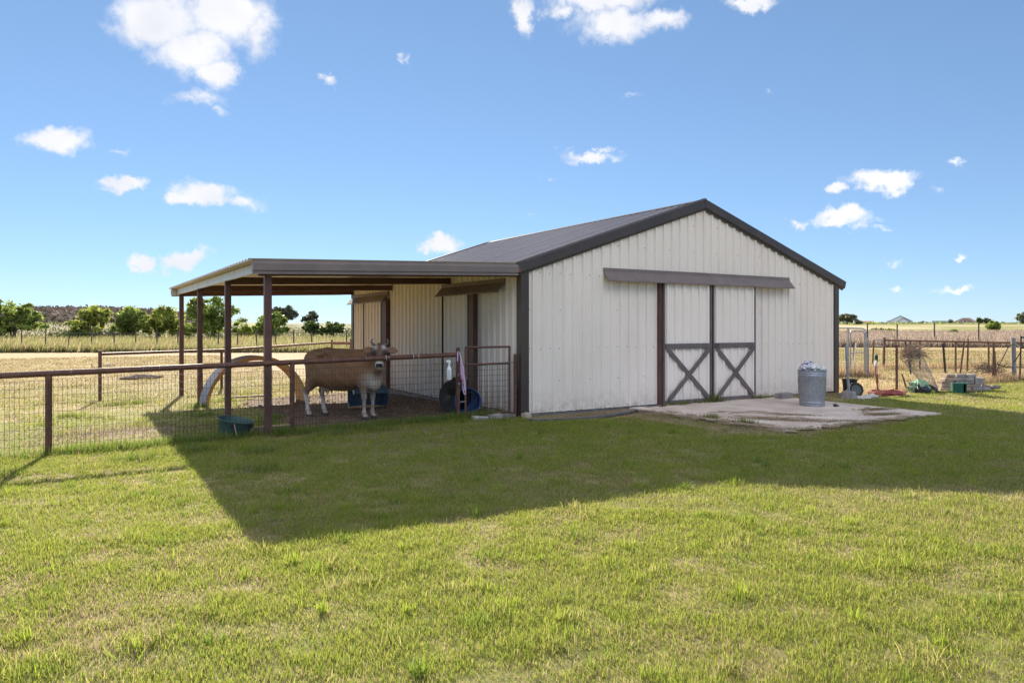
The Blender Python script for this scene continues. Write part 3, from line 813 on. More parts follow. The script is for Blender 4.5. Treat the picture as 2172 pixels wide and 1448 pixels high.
def wall_panels(face):
    tot = W_ if face in ('front', 'back') else L_
    u = 0.0
    while u < tot - 0.01:
        u1 = min(u + PW, tot)
        prof = rib_profile(u, u1)
        if face in ('front', 'back') and u < RX < u1:
            prof = sorted(prof + [(RX, 0.0)])
        # neighbouring sheets overlap: alternate ones sit 1.5 mm proud
        pr = 0.0015 * (int(round(u / PW)) % 2)
        if face == 'front':
            f0, f1 = (lambda a, h: (a, -h - pr, Z0)), (lambda a, h: (a, -h - pr, roof_z(a) - 0.035))
        elif face == 'back':
            f0, f1 = (lambda a, h: (W_ - a, L_ + h + pr, Z0)), (lambda a, h: (W_ - a, L_ + h + pr, roof_z(W_ - a) - 0.035))
        elif face == 'left':
            f0, f1 = (lambda a, h: (-h - pr, L_ - a, Z0)), (lambda a, h: (-h - pr, L_ - a, 2.735))
        else:
            f0, f1 = (lambda a, h: (W_ + h + pr, a, Z0)), (lambda a, h: (W_ + h + pr, a, 2.735))
        sheet(prof, f0, f1).build('siding_panel', M_SIDING, barn)
        u = u1
for fc in ('front', 'left', 'back', 'right'):
    wall_panels(fc)
# fasteners: rows of screws on the front wall, too small to pick apart
def screws():
    m = MB()
    def scr(p, nrm):
        a = Vector(nrm)
        m.tube([p, Vector(p) + a * 0.006], 0.0095, 6)
    for row in (0.10, 0.62, 1.22, 1.95, 2.62, 3.2, 3.75):
        k = 0
        x = 0.16
        while x < W_ - 0.1:
            if roof_z(x) - 0.3 > row and not (3.2 < x < 6.1 and row < 2.75) and not (1.8 < x < 7.35 and 2.3 < row < 2.8):
                if row in (0.10, 1.22, 2.62) or (k % 3 == 0):
                    scr((x + random.uniform(-.02, .02), -0.001, row + random.uniform(-.012, .012)), (0, -1, 0))
            x += 0.2286; k += 1
    for row in (0.12, 1.22, 1.9):
        y = 0.2
        while y < 9.0:
            scr((-0.001, y, row + random.uniform(-.012, .012)), (-1, 0, 0)); y += 0.2286
    return m
screws().build('screws', mat('screw', (0.16, 0.14, 0.13), 0.4, metal=0.5), barn, kind='stuff')
# foundation
MB().box(0.03, W_ - 0.03, 0.03, L_ - 0.03, -0.25, 0.06).build('foundation', M_CURB, barn)
# roof
for side in (-1, 1):
    v = -0.06
    while v < L_ + 0.06 - 0.02:
        v1 = min(v + PW, L_ + 0.06)
        pr = 0.0015 * (int(round((v + 0.06) / PW)) % 2)
        prof = rib_profile(v, v1, off=-0.06, hgt=0.016, minor=0.003)
        xe = RX + side * (RX + 0.20)
        nz = Vector((side * SL, 0, 1)).normalized()
        def fr(a, h, side=side, nz=nz, pr=pr): 
            p = Vector((RX + side * 0.02, a, RZ - 0.02 * SL)) + nz * (h + pr); return p
        def fe(a, h, xe=xe, nz=nz, pr=pr):
            p = Vector((xe, a, roof_z(xe))) + nz * (h + pr); return p
        if side < 0: s_ = sheet(prof, fr, fe)
        else: s_ = sheet(prof, fe, fr)
        s_.build('roof_panel', M_ROOF, barn)
        v = v1
m = MB()
for side in (-1, 1):
    nz = Vector((side * SL, 0, 1)).normalized()
    p0 = Vector((RX, -0.05, RZ + 0.030)); q0 = Vector((RX + side * 0.16, -0.05, RZ - 0.16 * SL + 0.024))
    dv_ = Vector((0, L_ + 0.10, 0))
    m.add([p0, q0, q0 + dv_, p0 + dv_], [(0, 1, 2, 3) if side > 0 else (3, 2, 1, 0)])
m.build('ridge_cap', M_TRIM, barn)
# rake trim on the gables: bevelled top strip, broad face, return under it
RAKE = [(0.02, 0.040), (-0.025, 0.044), (-0.075, 0.012), (-0.078, -0.150), (-0.062, -0.160), (-0.030, -0.172), (-0.026, -0.205), (0.005, -0.205), (0.005, -0.10)]
def rake(x0, x1, y, sy, name='rake_trim'):
    d = Vector((x1 - x0, 0, roof_z(x1) - roof_z(x0))).normalized()
    up = Vector((0, 1, 0)).cross(d)
    if up.z < 0: up = -up
    p0, p1 = Vector((x0, y, roof_z(x0))), Vector((x1, y, roof_z(x1)))
    m = MB().sweep(RAKE, p0, p1, (0, sy, 0), up)
    return m.build(name, M_TRIM, barn)
def rake_mitred(xe, y, sy):
    """from the ridge (vertical mitre) to the eave"""
    s_ = 1 if xe > RX else -1
    up = Vector((s_ * SL, 0, 1)).normalized()
    m = MB()
    n = len(RAKE)
    vs = []
    for a, b in RAKE:
        zr = RZ + b / up.z
        vs.append((RX, y + sy * a, zr))
    for a, b in RAKE:
        p = Vector((xe, y + sy * a, roof_z(xe))) + up * b
        vs.append(p)
    fs = [tuple(range(n - 1, -1, -1)), tuple(range(n, 2 * n))] + [(i, (i + 1) % n, n + (i + 1) % n, n + i) for i in range(n)]
    m.add(vs, fs)
    return m.build('rake_trim', M_TRIM, barn)
rake_mitred(-0.17, -0.02, 1); rake_mitred(9.36, -0.02, 1)
rake_mitred(-0.17, L_ + 0.02, -1); rake_mitred(9.36, L_ + 0.02, -1)
MB().bar((RX - 0.015, -0.102, RZ + 0.03), (RX + 0.012, -0.102, RZ - 0.17), 0.05, 0.004, (0, 1, 0)).build('rake_joint_strip', M_TRIM, barn)
# eave trim on the right
MB().box(9.29, 9.34, -0.02, L_ + 0.02, roof_z(9.3) - 0.17, roof_z(9.3) - 0.012).build('eave_trim', M_TRIM, barn)
# corner trims
def corner(cx, cy, sx, sy):
    m = MB()
    w, t = 0.115, 0.046
    m.box(min(cx - sx * t, cx + sx * w), max(cx - sx * t, cx + sx * w), min(cy - sy * t, cy - sy * (t - 0.008)), max(cy - sy * t, cy - sy * (t - 0.008)), 0.0, 2.66)
    m.box(min(cx - sx * t, cx - sx * (t - 0.008)), max(cx - sx * t, cx - sx * (t - 0.008)), min(cy - sy * (t - 0.009), cy + sy * w), max(cy - sy * (t - 0.009), cy + sy * w), 0.0, 2.66)
    m.box(min(cx + sx * (w + 0.001), cx + sx * (w + 0.007)), max(cx + sx * (w + 0.001), cx + sx * (w + 0.007)), min(cy - sy * t, cy - sy * 0.002), max(cy - sy * t, cy - sy * 0.002), 0.0, 2.66)
    return m.build('corner_trim', M_TRIM, barn)
corner(0, 0, 1, 1); corner(W_, 0, -1, 1); corner(0, L_, 1, -1); corner(W_, L_, -1, -1)
# track hoods over the sliding doors
HOODP = [(0.0, 0.0), (-0.024, 0.0), (-0.026, -0.070), (-0.175, -0.245), (-0.175, -0.265), (-0.165, -0.265), (-0.160, -0.248), (-0.016, -0.075), (0.0, -0.075)]
def hood(p0, p1, out):
    return MB().sweep([(-a, b) for a, b in HOODP], p0, p1, out, (0, 0, 1)).build('track_hood', M_HOOD, barn)
hood((1.83, -0.042, 2.765), (4.630, -0.042, 2.765), (0, -1, 0))
hood((4.634, -0.042, 2.762), (7.28, -0.042, 2.755), (0, -1, 0))
hood((-0.042, 0.50, 2.53), (-0.042, 3.22, 2.53), (-1, 0, 0))
hood((-0.042, 6.35, 2.52), (-0.042, 9.12, 2.50), (-1, 0, 0))
MB().box(2.0, 7.2, -0.10, -0.05, 2.56, 2.62).build('door_track', M_GALV, barn)
# the double sliding doors of the front
def slide_door(x0, x1, tilt=0.0, pad=False):
    y = -0.115
    prof = rib_profile(x0 + 0.03, x1 - 0.03, off=x0 + 0.11)
    dr = sheet(prof, lambda a, h: (a, y - h, 0.10), lambda a, h: (a, y - h, 2.55)).build('sliding_door', M_SIDING, barn)
    yf = y - 0.041
    def bd(name, *args, **kw):
        return MB().box(*args).build(name, M_BOARD, dr, bevel=0.003)
    bd('stile', x0, x0 + 0.034, yf, y + 0.03, 0.02, 2.55)
    bd('stile', x1 - 0.034, x1, yf, y + 0.03, 0.02, 2.55)
    bd('bottom_rail', x0 + 0.036, x1 - 0.036, yf - 0.012, y, 0.02, 0.115)
    bd('middle_rail', x0 + 0.036, x1 - 0.036, yf - 0.012, y - 0.012, 1.165, 1.275)
    a0, a1 = x0 + 0.10, x1 - 0.10
    MB().bar((a0, yf - 0.004, 1.160), (a1, yf - 0.004, 0.118), 0.020, 0.095, (1, 0, 0)).build('cross_brace', M_BOARD, dr, bevel=0.002)
    MB().bar((a0, yf - 0.026, 0.118), (a1, yf - 0.026, 1.160), 0.020, 0.095, (1, 0, 0)).build('cross_brace', M_BOARD, dr, bevel=0.002)
    MB().box(x0 + 0.05, x1 - 0.05, y + 0.012, y + 0.03, 0.10, 2.55).build('backing', M_DARK, dr)
    if pad:
        MB().box(x0 + 0.055, x0 + 0.16, yf - 0.020, yf - 0.0125, 1.175, 1.265).build('latch_plate', M_TRIM, dr)
    return dr
slide_door(3.30, 4.665); slide_door(4.705, 6.03, pad=True)
MB().box(4.667, 4.703, -0.105, -0.095, 0.03, 2.55).build('door_gap_shade', M_DARK, barn)  # near-black strip painted in for the shade of the gap
MB().box(3.225, 3.285, -0.110, -0.041, 0.02, 2.55).build('door_jamb', M_STEEL, barn)
MB().box(6.045, 6.075, -0.095, -0.041, 0.05, 2.55).build('door_jamb', M_TRIM, barn)
# side doors under the lean-to
def side_door(y0, y1, yj0, yj1, zt):
    x = -0.105
    prof = rib_profile(y0, y1, off=y0 + 0.10)
    dr = sheet([(a, h) for a, h in prof], lambda a, h: (x - h, y1 + y0 - a, 0.06), lambda a, h: (x - h, y1 + y0 - a, zt)).build('side_door', M_SIDING, barn)
    MB().box(x - 0.041, x + 0.03, y1 + 0.001, y1 + 0.03, 0.06, zt).build('stile', M_TRIM, dr)
    MB().box(x - 0.041, x + 0.03, y0 - 0.03, y0 - 0.001, 0.06, zt).build('stile', M_TRIM, dr)
    MB().box(x + 0.012, x + 0.03, y0, y1, 0.06, zt).build('backing', M_DARK, dr)
    MB().box(-0.145, -0.041, yj0, yj1, 0.02, zt).build('door_jamb', M_STEEL, barn)
side_door(1.86, 3.02, 1.60, 1.80, 2.32)
side_door(6.64, 7.95, 6.28, 6.58, 2.32)

# ---- lean-to
LX0, LX1 = -0.05, -4.78
def lz(x):
    return 2.735 + (x - LX0) * 0.0300
v = -0.10
while v < 9.78 - 0.02:
    v1 = min(v + PW, 9.78)
    pr = 0.0015 * (int(round((v + 0.10) / PW)) % 2)
    prof = rib_profile(v, min(v1 + 0.02, 9.78), off=-0.10)
    sheet(prof, lambda a, h, pr=pr: (LX0, a, lz(LX0) + h + pr), lambda a, h, pr=pr: (LX1, a, lz(LX1) + h + pr)).build('lean_to_roof_panel', M_ROOF, barn)
    v = v1
LTF = [(0.03, 0.040), (-0.025, 0.040), (-0.075, -0.035), (-0.078, -0.135), (-0.058, -0.142), (-0.060, -0.190), (-0.050, -0.190), (0.03, -0.150)]
for (yy, sy) in ((-0.045, 1), (9.72, -1)):
    p0, p1 = Vector((-0.14, yy, lz(-0.14))), Vector((-4.72, yy, lz(-4.72)))
    MB().sweep(LTF, p0, p1, (0, sy, 0), (0, 0, 1)).build('lean_to_fascia', M_HOOD, barn)
MB().box(-0.16, -0.10, -0.12, -0.06, 2.60, 2.66).build('trim_end_cap', mat('rust_spot', (0.22, 0.07, 0.04), 0.7), barn)
# rafters across, purlin along the outer edge, posts
PX = -4.55
for yb in (0.06, 2.80, 6.12, 9.20):
    m = MB()
    zb0, zb1 = lz(PX) - 0.075, lz(-0.06) - 0.075
    x1 = -0.035
    m.add([(PX - 0.05, yb, zb0), (x1, yb, zb1), (x1, yb, zb1 - 0.125), (PX - 0.05, yb, zb0 - 0.135), (PX - 0.05, yb + 0.065, zb0), (x1, yb + 0.065, zb1), (x1, yb + 0.065, zb1 - 0.125), (PX - 0.05, yb + 0.065, zb0 - 0.135)],
          [(0, 3, 2, 1), (4, 5, 6, 7), (0, 1, 5, 4), (1, 2, 6, 5), (2, 3, 7, 6), (3, 0, 4, 7)])
    m.build('rafter', M_STEEL, barn)
PUR = [(0, 0), (-0.05, 0), (-0.05, 0.006), (-0.006, 0.006), (-0.006, 0.134), (-0.05, 0.134), (-0.05, 0.14), (0, 0.14)]
MB().sweep([(-a, b) for a, b in PUR], (PX - 0.065, -0.02, lz(PX) - 0.15), (PX - 0.065, 9.66, lz(PX) - 0.15), (1, 0, 0), (0, 0, 1)).build('purlin', M_PURLIN, barn)
MB().box(-4.76, PX - 0.08, 9.58, 9.62, lz(-4.7) - 0.17, lz(-4.7) - 0.02).build('purlin_end_plate', M_PURLIN, barn)
for yb in (0.10, 2.82, 6.14, 9.22):
    zb = Hs(PX, yb) - 0.3
    xq = PX + (0.09 if yb < 1 else 0.0)
    zt = lz(PX) - 0.211
    MB().box(xq - 0.052, xq + 0.052, yb - 0.052, yb + 0.052, zb, zt).build('lean_to_post', M_STEEL, barn, bevel=0.008)
# concrete curb along the pen side
m = MB()
m.box(-0.16, -0.002 - 0.03, 0.15, 9.2, -0.35, 0.035)
m.build('curb', M_CURB, barn, bevel=0.012)

# ------------------------------------------------------------------ wire mesh and fences
def wire_grid(m, p0, p1, z0, z1, dx, dz, r, g0=0.0, g1=0.0, sag=0.0, wav=0.0):
    """woven wire between two points: uprights dx apart, strands dz apart"""
    p0, p1 = Vector((p0[0], p0[1], 0)), Vector((p1[0], p1[1], 0))
    L = (p1 - p0).length
    n = max(1, int(round(L / dx)))
    nrm = Vector((-(p1 - p0).y, (p1 - p0).x, 0)).normalized()
    def pt(t, z):
        return p0.lerp(p1, t) + nrm * (wav * math.sin(t * 17 + z * 5)) + Vector((0, 0, g0 + (g1 - g0) * t + z - sag * math.sin(math.pi * t) * z))
    for i in range(n + 1):
        m.tube([pt(i / n, z0), pt(i / n, (z0 + z1) / 2), pt(i / n, z1)] if wav else [pt(i / n, z0), pt(i / n, z1)], r, 3, cap=False)
    k = max(1, int(round((z1 - z0) / dz)))
    seg = 8 if (wav or sag) else 1
    for j in range(k + 1):
        z = z0 + (z1 - z0) * j / k
        m.tube([pt(i / seg, z) for i in range(seg + 1)], r, 3, cap=False)
    return m
def fy(x): return float(fence_y(x))
# front pipe fence (left)
ff = thing('pipe_fence', 'rusty brown pipe fence with wire mesh along the front of the cow pen', 'fence', (-5, fy(-5), 0))
def rail_z(x): return 1.135 + (x + 1.2) * 0.0172
MB().tube([(-11.5, fy(-11.5), rail_z(-11.5)), (-1.2, fy(-1.2), rail_z(-1.2))], 0.040, 12).build('top_rail', M_RUSTPIPE, ff, smooth=True)
for xp, zt in ((-10.45, None), (-7.25, None), (-4.10, None), (-1.17, 1.26)):
    z1 = zt or rail_z(xp) - 0.02
    MB().tube([(xp, fy(xp), Hs(xp, fy(xp)) - 0.2), (xp, fy(xp), z1)], 0.041 if xp < -5 else 0.036, 12).build('post', M_RUSTPIPE, ff, smooth=True)
m = MB()
for a, b in ((-11.4, -10.45), (-10.45, -7.25), (-7.25, -4.10), (-4.10, -1.2)):
    wire_grid(m, (a, fy(a) - 0.045), (b, fy(b) - 0.045), 0.02, 1.0 + (a + b) / 2 * 0.006, 0.0515, 0.102, 0.0026, Hs(a, fy(a)), Hs(b, fy(b)), wav=0.006)
m.build('wire_mesh', M_WIRE, ff, kind='stuff')
for xt in (-8.6, -7.0, -6.15, -5.1, -3.45, -2.9, -2.55, -2.5, -2.05, -1.95, -8.0, -5.95):
    m = MB(); c = (xt, fy(xt), rail_z(xt)); pts = [(c[0] + 0.004 * math.sin(k), c[1] + 0.044 * math.cos(k * math.pi / 5), c[2] + 0.044 * math.sin(k * math.pi / 5)) for k in range(11)]
    m.tube(pts, 0.003, 4, cap=False); m.build('tie_wire', M_WHITEPAINT if xt in (-2.05, -1.95, -2.55) else M_GALV, ff)
# rear pen fence
rf = thing('pipe_fence', 'rusty pipe rail fence with mesh behind the lean-to, ending at a tall post', 'fence', (*spot(470, 20.5), -0.2))
RB = [(212, 17.3), (470, 21.3), (704, 27.0), (744, 27.6)]
rpts = [Vector((*spot(u, d), 0)) for u, d in RB]
rz = [0.97, 0.93, 1.02, 1.0]
MB().tube([Vector((p.x, p.y, z)) for p, z in zip(rpts, rz)], 0.036, 10).build('top_rail', M_RUSTPIPE, rf, smooth=True)
MB().tube([Vector((rpts[2].x, rpts[2].y, 0.98)), Vector((rpts[3].x, rpts[3].y, 0.97))], 0.04, 8).build('top_rail', M_RUSTPIPE, rf, smooth=True)
for p, z in zip(rpts, (1.06, 0.90, 1.13, 1.15)):
    MB().tube([(p.x, p.y, Hs(p.x, p.y) - 0.2), (p.x, p.y, z)], 0.040, 10).build('post', M_RUSTPIPE, rf, smooth=True)
m = MB()
for a, b in zip(rpts, rpts[1:]):
    wire_grid(m, a, b, 0.02, 1.1, 0.102, 0.102, 0.0016, Hs(a.x, a.y), Hs(b.x, b.y))
m.build('wire_mesh', M_WIRE, rf, kind='stuff')
q0 = rpts[0]
MB().tube([(q0.x, q0.y, 0.66), (q0.x - 0.16, q0.y + 0.05, 0.655), (q0.x - 0.165, q0.y + 0.05, 0.74)], 0.010, 6).build('gate_pin', M_RUSTPIPE, rf)
# pen gate between the pipe fence and the barn
gt = thing('pen_gate', 'narrow rusty pipe gate with wire mesh beside the barn corner', 'gate', (-0.6, 0.12, 0))
gy0 = 0.20
gl, gr = -1.045, -0.175
def gp(name, a, b, r=0.020): return MB().tube([a, b], r, 10).build(name, M_RUSTPIPE, gt, smooth=True)
gp('stile', (gl, gy0, 0.03), (gl, gy0, 1.275)); gp('stile', (gr, gy0 - 0.05, 0.05), (gr, gy0 - 0.05, 1.275))
gp('rail', (gl, gy0, 1.262), (gr, gy0 - 0.05, 1.262)); gp('rail', (gl, gy0, 0.955), (gr, gy0 - 0.05, 0.965)); gp('rail', (gl, gy0, 0.055), (gr, gy0 - 0.05, 0.085))
m = MB(); wire_grid(m, (gl, gy0 - 0.022), (gr, gy0 - 0.072), 0.07, 0.955, 0.0508, 0.1016, 0.0034); m.build('wire_mesh', M_WIRE, gt, kind='stuff')
for z in (0.30, 0.96):
    MB().tube([(gl - 0.12, gy0 + 0.04, z), (gl + 0.02, gy0 - 0.01, z + 0.01)], 0.013, 6).build('hinge', M_GALV, gt)
MB().tube([(gr - 0.05, gy0 - 0.08, 0.985), (gr + 0.14, gy0 - 0.10, 0.975)], 0.008, 6).build('latch', M_GALV, gt)
gpost = MB().tube([(-0.105, 0.06, -0.2), (-0.105, 0.06, 1.13)], 0.032, 10).build('gate_post', M_RUSTPIPE, smooth=True)
tag(gpost, 'short rusty pipe gate post right against the barn corner', 'post')
# loose blocks under the gate
for i, (x, y, sx, sy, sz, a, lab, mt) in enumerate([(-0.86, 0.02, 0.30, 0.12, 0.07, 0.04, 'pale flat board-shaped paver under the left of the pen gate', mat('pale_stone', (0.40, 0.38, 0.37), 0.9, col2=(0.5, 0.48, 0.46))), (-0.55, 0.03, 0.26, 0.14, 0.09, -0.1, 'grey angular concrete chunk under the middle of the pen gate', M_CURB), (-0.28, 0.05, 0.30, 0.12, 0.08, 0.06, 'dark weathered block under the right of the pen gate', mat('dark_stone', (0.16, 0.14, 0.13), 0.9, col2=(0.24, 0.21, 0.19), bump=0.4)), (0.03, -0.10, 0.16, 0.12, 0.10, 0.3, 'broken tan rock at the foot of the barn corner', mat('tan_rock', (0.38, 0.30, 0.24), 0.9, col2=(0.5, 0.42, 0.35), bump=0.6, bscale=20))]):
    z = Hs(x, y)
    m = MB(); m.obox((x, y, z + sz / 2 - 0.01), (sx, sy, sz), rotz(a) @ Matrix.Rotation(random.uniform(-.06, .06), 3, 'Y'))
    for p in m.v: p += Vector((random.uniform(-.012, .012), random.uniform(-.012, .012), random.uniform(-.008, .008)))
    tag(m.build('stone_block', mt, bevel=0.008), lab, 'block', 'loose blocks under the pen gate')

# ------------------------------------------------------------------ spray bottle, lead rope
bx, by, bz = -1.40, fy(-1.40) - 0.10, 0.715
sb = thing('spray_bottle', 'white spray bottle with a printed label hanging on the fence mesh', 'bottle', (bx, by, bz))
MB().lathe([(0.0, 0), (0.040, 0), (0.043, 0.006), (0.043, 0.175), (0.038, 0.195), (0.020, 0.225), (0.015, 0.25), (0.015, 0.268), (0, 0.268)], (bx, by, bz), 18).build('bottle_body', M_WHITE, sb, smooth=True)
m = MB(); m.lathe([(0, 0.268), (0.019, 0.268), (0.019, 0.285), (0.012, 0.29), (0, 0.29)], (bx, by, bz), 12); m.build('neck_collar', M_WHITE, sb, smooth=True)
m = MB(); m.obox((bx - 0.012, by, bz + 0.312), (0.085, 0.028, 0.044)); m.obox((bx + 0.02, by, bz + 0.275), (0.012, 0.016, 0.06), Matrix.Rotation(0.4, 3, 'Y')); m.build('trigger_head', M_WHITE, sb, bevel=0.008)
to_cam = (Vector((CAM.x, CAM.y, 0)) - Vector((bx, by, 0))).normalized()
sidev = Vector((-to_cam.y, to_cam.x, 0))
M_INK = mat('grey_ink', (0.10, 0.11, 0.14), 0.6)
M_INKB = mat('blue_ink', (0.20, 0.26, 0.36), 0.6)
for (a, z, w, h, mt) in [(0.0, 0.150, 0.016, 0.016, M_INK), (-0.004, 0.142, 0.012, 0.012, M_INK), (0, 0.115, 0.05, 0.005, M_INKB), (0, 0.100, 0.036, 0.005, M_INKB), (0, 0.075, 0.030, 0.008, M_INK), (0, 0.052, 0.044, 0.005, M_INKB), (0, 0.036, 0.040, 0.005, M_INKB)]:
    c = Vector((bx, by, bz + z)) + to_cam * 0.0435 + sidev * a
    MB().obox(c, (w, 0.002, h), Matrix((sidev, to_cam, Vector((0, 0, 1)))).transposed()).build('label_print', mt, sb)
rx, ry = -1.17, fy(-1.17)
lr = thing('lead_rope', 'pale pink lead rope looped over the fence post beside the gate', 'rope', (rx, ry - 0.06, 0.42))
M_PINK = mat('pink_rope', (0.62, 0.42, 0.60), 0.8, col2=(0.70, 0.52, 0.68), nscale=60)
P_ = lambda dx, z, dy=-0.06: (rx + dx, ry + dy, z)
MB().tube([P_(-0.04, 1.02), P_(-0.035, 1.14), P_(-0.02, 1.185, -0.02), P_(0.0, 1.17), P_(0.02, 1.08), P_(0.03, 0.90), P_(0.045, 0.72), P_(0.06, 0.58), P_(0.085, 0.46), P_(0.10, 0.435), P_(0.118, 0.45), P_(0.122, 0.52), P_(0.11, 0.66), P_(0.085, 0.82), P_(0.07, 0.93), P_(0.05, 0.97), P_(0.035, 0.93)], 0.011, 8).build('rope_loop', M_PINK, lr, smooth=True)
MB().tube([P_(0.01, 1.12, -0.075), P_(0.045, 0.96, -0.075), P_(0.065, 0.78, -0.075), P_(0.088, 0.60, -0.075), P_(0.10, 0.50, -0.075)], 0.011, 8).build('rope_loop', M_PINK, lr, smooth=True)
M_HALTER = mat('halter_webbing', (0.16, 0.03, 0.05), 0.8)
ha = thing('halter', 'dark red halter with metal fittings hanging under the pink rope', 'halter', (rx, ry - 0.07, 0.55))
MB().tube([P_(-0.03, 0.95, -0.07), P_(-0.035, 0.82, -0.08), P_(0.0, 0.72, -0.08), P_(0.03, 0.62, -0.08), P_(0.05, 0.60, -0.08), P_(0.04, 0.68, -0.07), P_(0.0, 0.80, -0.07), P_(-0.02, 0.92, -0.07)], 0.008, 6).build('strap', M_HALTER, ha)
for dx, z in ((-0.03, 0.78), (-0.02, 0.63), (0.045, 0.63)):
    MB().lathe([(0.012, -0.004), (0.018, 0), (0.012, 0.004)], P_(dx, z, -0.09), 8, Matrix.Rotation(R(90), 3, 'X')).build('buckle', M_GALV, ha)

# ------------------------------------------------------------------ the cow
def cow():
    vox = 0.0135
    lo = np.array([-1.02, -0.84, -0.04]); hi = np.array([1.22, 0.46, 1.50])
    nn = np.ceil((hi - lo) / vox).astype(int) + 1
    ax = [lo[i] + vox * np.arange(nn[i]) for i in range(3)]
    X, Y, Z = np.meshgrid(*ax, indexing='ij')
    P = np.stack((X, Y, Z), -1).astype(np.float32)
    D = np.full(X.shape, 9.0, np.float32)
    def smin(a, b, k):
        h = np.clip(0.5 + 0.5 * (b - a) / k, 0, 1)
        return b * (1 - h) + a * h - k * h * (1 - h)
    def window(lo3, hi3, pad):
        sl = []
        for i in range(3):
            a = max(0, int((lo3[i] - pad - lo[i]) / vox)); b = min(nn[i], int((hi3[i] + pad - lo[i]) / vox) + 2)
            sl.append(slice(a, b))
        return tuple(sl)
    def ell(c, r, k=0.05, rot=None):
        c = np.array(c); r = np.array(r); mx = r.max() if rot is not None else None
        ext = np.full(3, mx) if rot is not None else r
        w = window(c - ext, c + ext, k + 0.06)
        q = P[w] - c
        if rot is not None: q = q @ np.array(rot)           # columns are the axes
        k0 = np.sqrt(((q / r) ** 2).sum(-1)); k1 = np.sqrt(((q / (r * r)) ** 2).sum(-1)) + 1e-9
        D[w] = smin(D[w], (k0 * (k0 - 1) / k1).astype(np.float32), k)
    def cone(a, b, ra, rb, k=0.03, sq=None):
        a = np.array(a, float); b = np.array(b, float)
        rm = max(ra, rb)
        w = window(np.minimum(a, b) - rm, np.maximum(a, b) + rm, k + 0.05)
        ba = b - a; q = P[w] - a
        t = np.clip((q @ ba) / (ba @ ba), 0, 1)
        dd = q - t[..., None] * ba
        if sq is not None: dd = dd / np.array(sq)
        D[w] = smin(D[w], (np.sqrt((dd ** 2).sum(-1)) - (ra + (rb - ra) * t)).astype(np.float32), k)
    def carve(c, r, k=0.05):
        c = np.array(c); r = np.array(r); w = window(c - r, c + r, k + 0.04)
        q = P[w] - c
        k0 = np.sqrt(((q / r) ** 2).sum(-1)); k1 = np.sqrt(((q / (r * r)) ** 2).sum(-1)) + 1e-9
        D[w] = -smin(-D[w], (k0 * (k0 - 1) / k1).astype(np.float32), k)
    # trunk
    ell((-0.05, 0, 0.84), (0.66, 0.285, 0.33), 0.05)
    ell((-0.12, 0, 0.72), (0.50, 0.285, 0.25), 0.08)
    ell((-0.56, 0, 0.98), (0.30, 0.22, 0.225), 0.08)
    ell((0.40, 0, 0.90), (0.27, 0.215, 0.31), 0.08)
    ell((0.50, 0, 0.74), (0.22, 0.165, 0.22), 0.08)
    cone((-0.76, 0, 1.10), (-0.40, 0, 1.17), 0.06, 0.065, 0.06)
    cone((-0.40, 0, 1.17), (0.42, 0, 1.155), 0.06, 0.055, 0.06)
    for s in (-1, 1):
        ell((-0.40, s * 0.190, 1.125), (0.085, 0.060, 0.045), 0.06)      # hook bones
        carve((-0.22, s * 0.315, 1.00), (0.13, 0.07, 0.10), 0.08)           # hollow of the flank
        ell((-0.75, s * 0.085, 1.06), (0.05, 0.04, 0.05), 0.06)         # pin bones
    # hind legs: thigh, stifle, hock, shank (near = right side = -y)
    for s, fx in ((-1, -0.05), (1, 0.10)):
        ell((-0.55, s * 0.14, 0.82), (0.20, 0.105, 0.27), 0.06)
        cone((-0.50, s * 0.15, 0.72), (-0.62 + fx, s * 0.145, 0.52), 0.115, 0.062, 0.05)
        cone((-0.60 + fx * 0.6, s * 0.145, 0.60), (-0.72 + fx, s * 0.14, 0.455), 0.075, 0.050, 0.04)
        cone((-0.72 + fx, s * 0.14, 0.455), (-0.685 + fx, s * 0.135, 0.30), 0.049, 0.036, 0.03)
        cone((-0.685 + fx, s * 0.135, 0.30), (-0.665 + fx, s * 0.135, 0.125), 0.034, 0.034, 0.02)
        ell((-0.663 + fx, s * 0.135, 0.125), (0.044, 0.040, 0.042), 0.02)
        cone((-0.655 + fx, s * 0.135, 0.10), (-0.63 + fx, s * 0.135, 0.045), 0.036, 0.046, 0.02)
        ell((-0.615 + fx, s * 0.135, 0.018), (0.070, 0.050, 0.036), 0.015)
    # fore legs
    for s, fx in ((-1, 0.0), (1, 0.05)):
        ell((0.40, s * 0.145, 0.80), (0.15, 0.085, 0.25), 0.06)
        cone((0.41 + fx * 0.3, s * 0.135, 0.66), (0.43 + fx, s * 0.10, 0.42), 0.085, 0.046, 0.05)
        ell((0.432 + fx, s * 0.098, 0.385), (0.047, 0.044, 0.058), 0.03)
        cone((0.43 + fx, s * 0.098, 0.36), (0.425 + fx, s * 0.096, 0.13), 0.034, 0.028, 0.02)
        ell((0.425 + fx, s * 0.096, 0.125), (0.042, 0.040, 0.042), 0.02)
        cone((0.43 + fx, s * 0.096, 0.10), (0.455 + fx, s * 0.096, 0.045), 0.035, 0.045, 0.02)
        ell((0.468 + fx, s * 0.096, 0.018), (0.068, 0.050, 0.036), 0.015)
    # udder and teats
    ell((-0.40, 0, 0.555), (0.155, 0.125, 0.105), 0.03)
    for tx in (-0.46, -0.34):
        for ty in (-0.06, 0.06):
            cone((tx, ty, 0.48), (tx - 0.005, ty * 1.1, 0.415), 0.020, 0.014, 0.015)
    # neck, turned to the cow's right, brisket and dewlap
    cone((0.48, 0.0, 0.96), (0.70, -0.10, 1.08), 0.205, 0.150, 0.08, sq=(1, 0.82, 1.05))
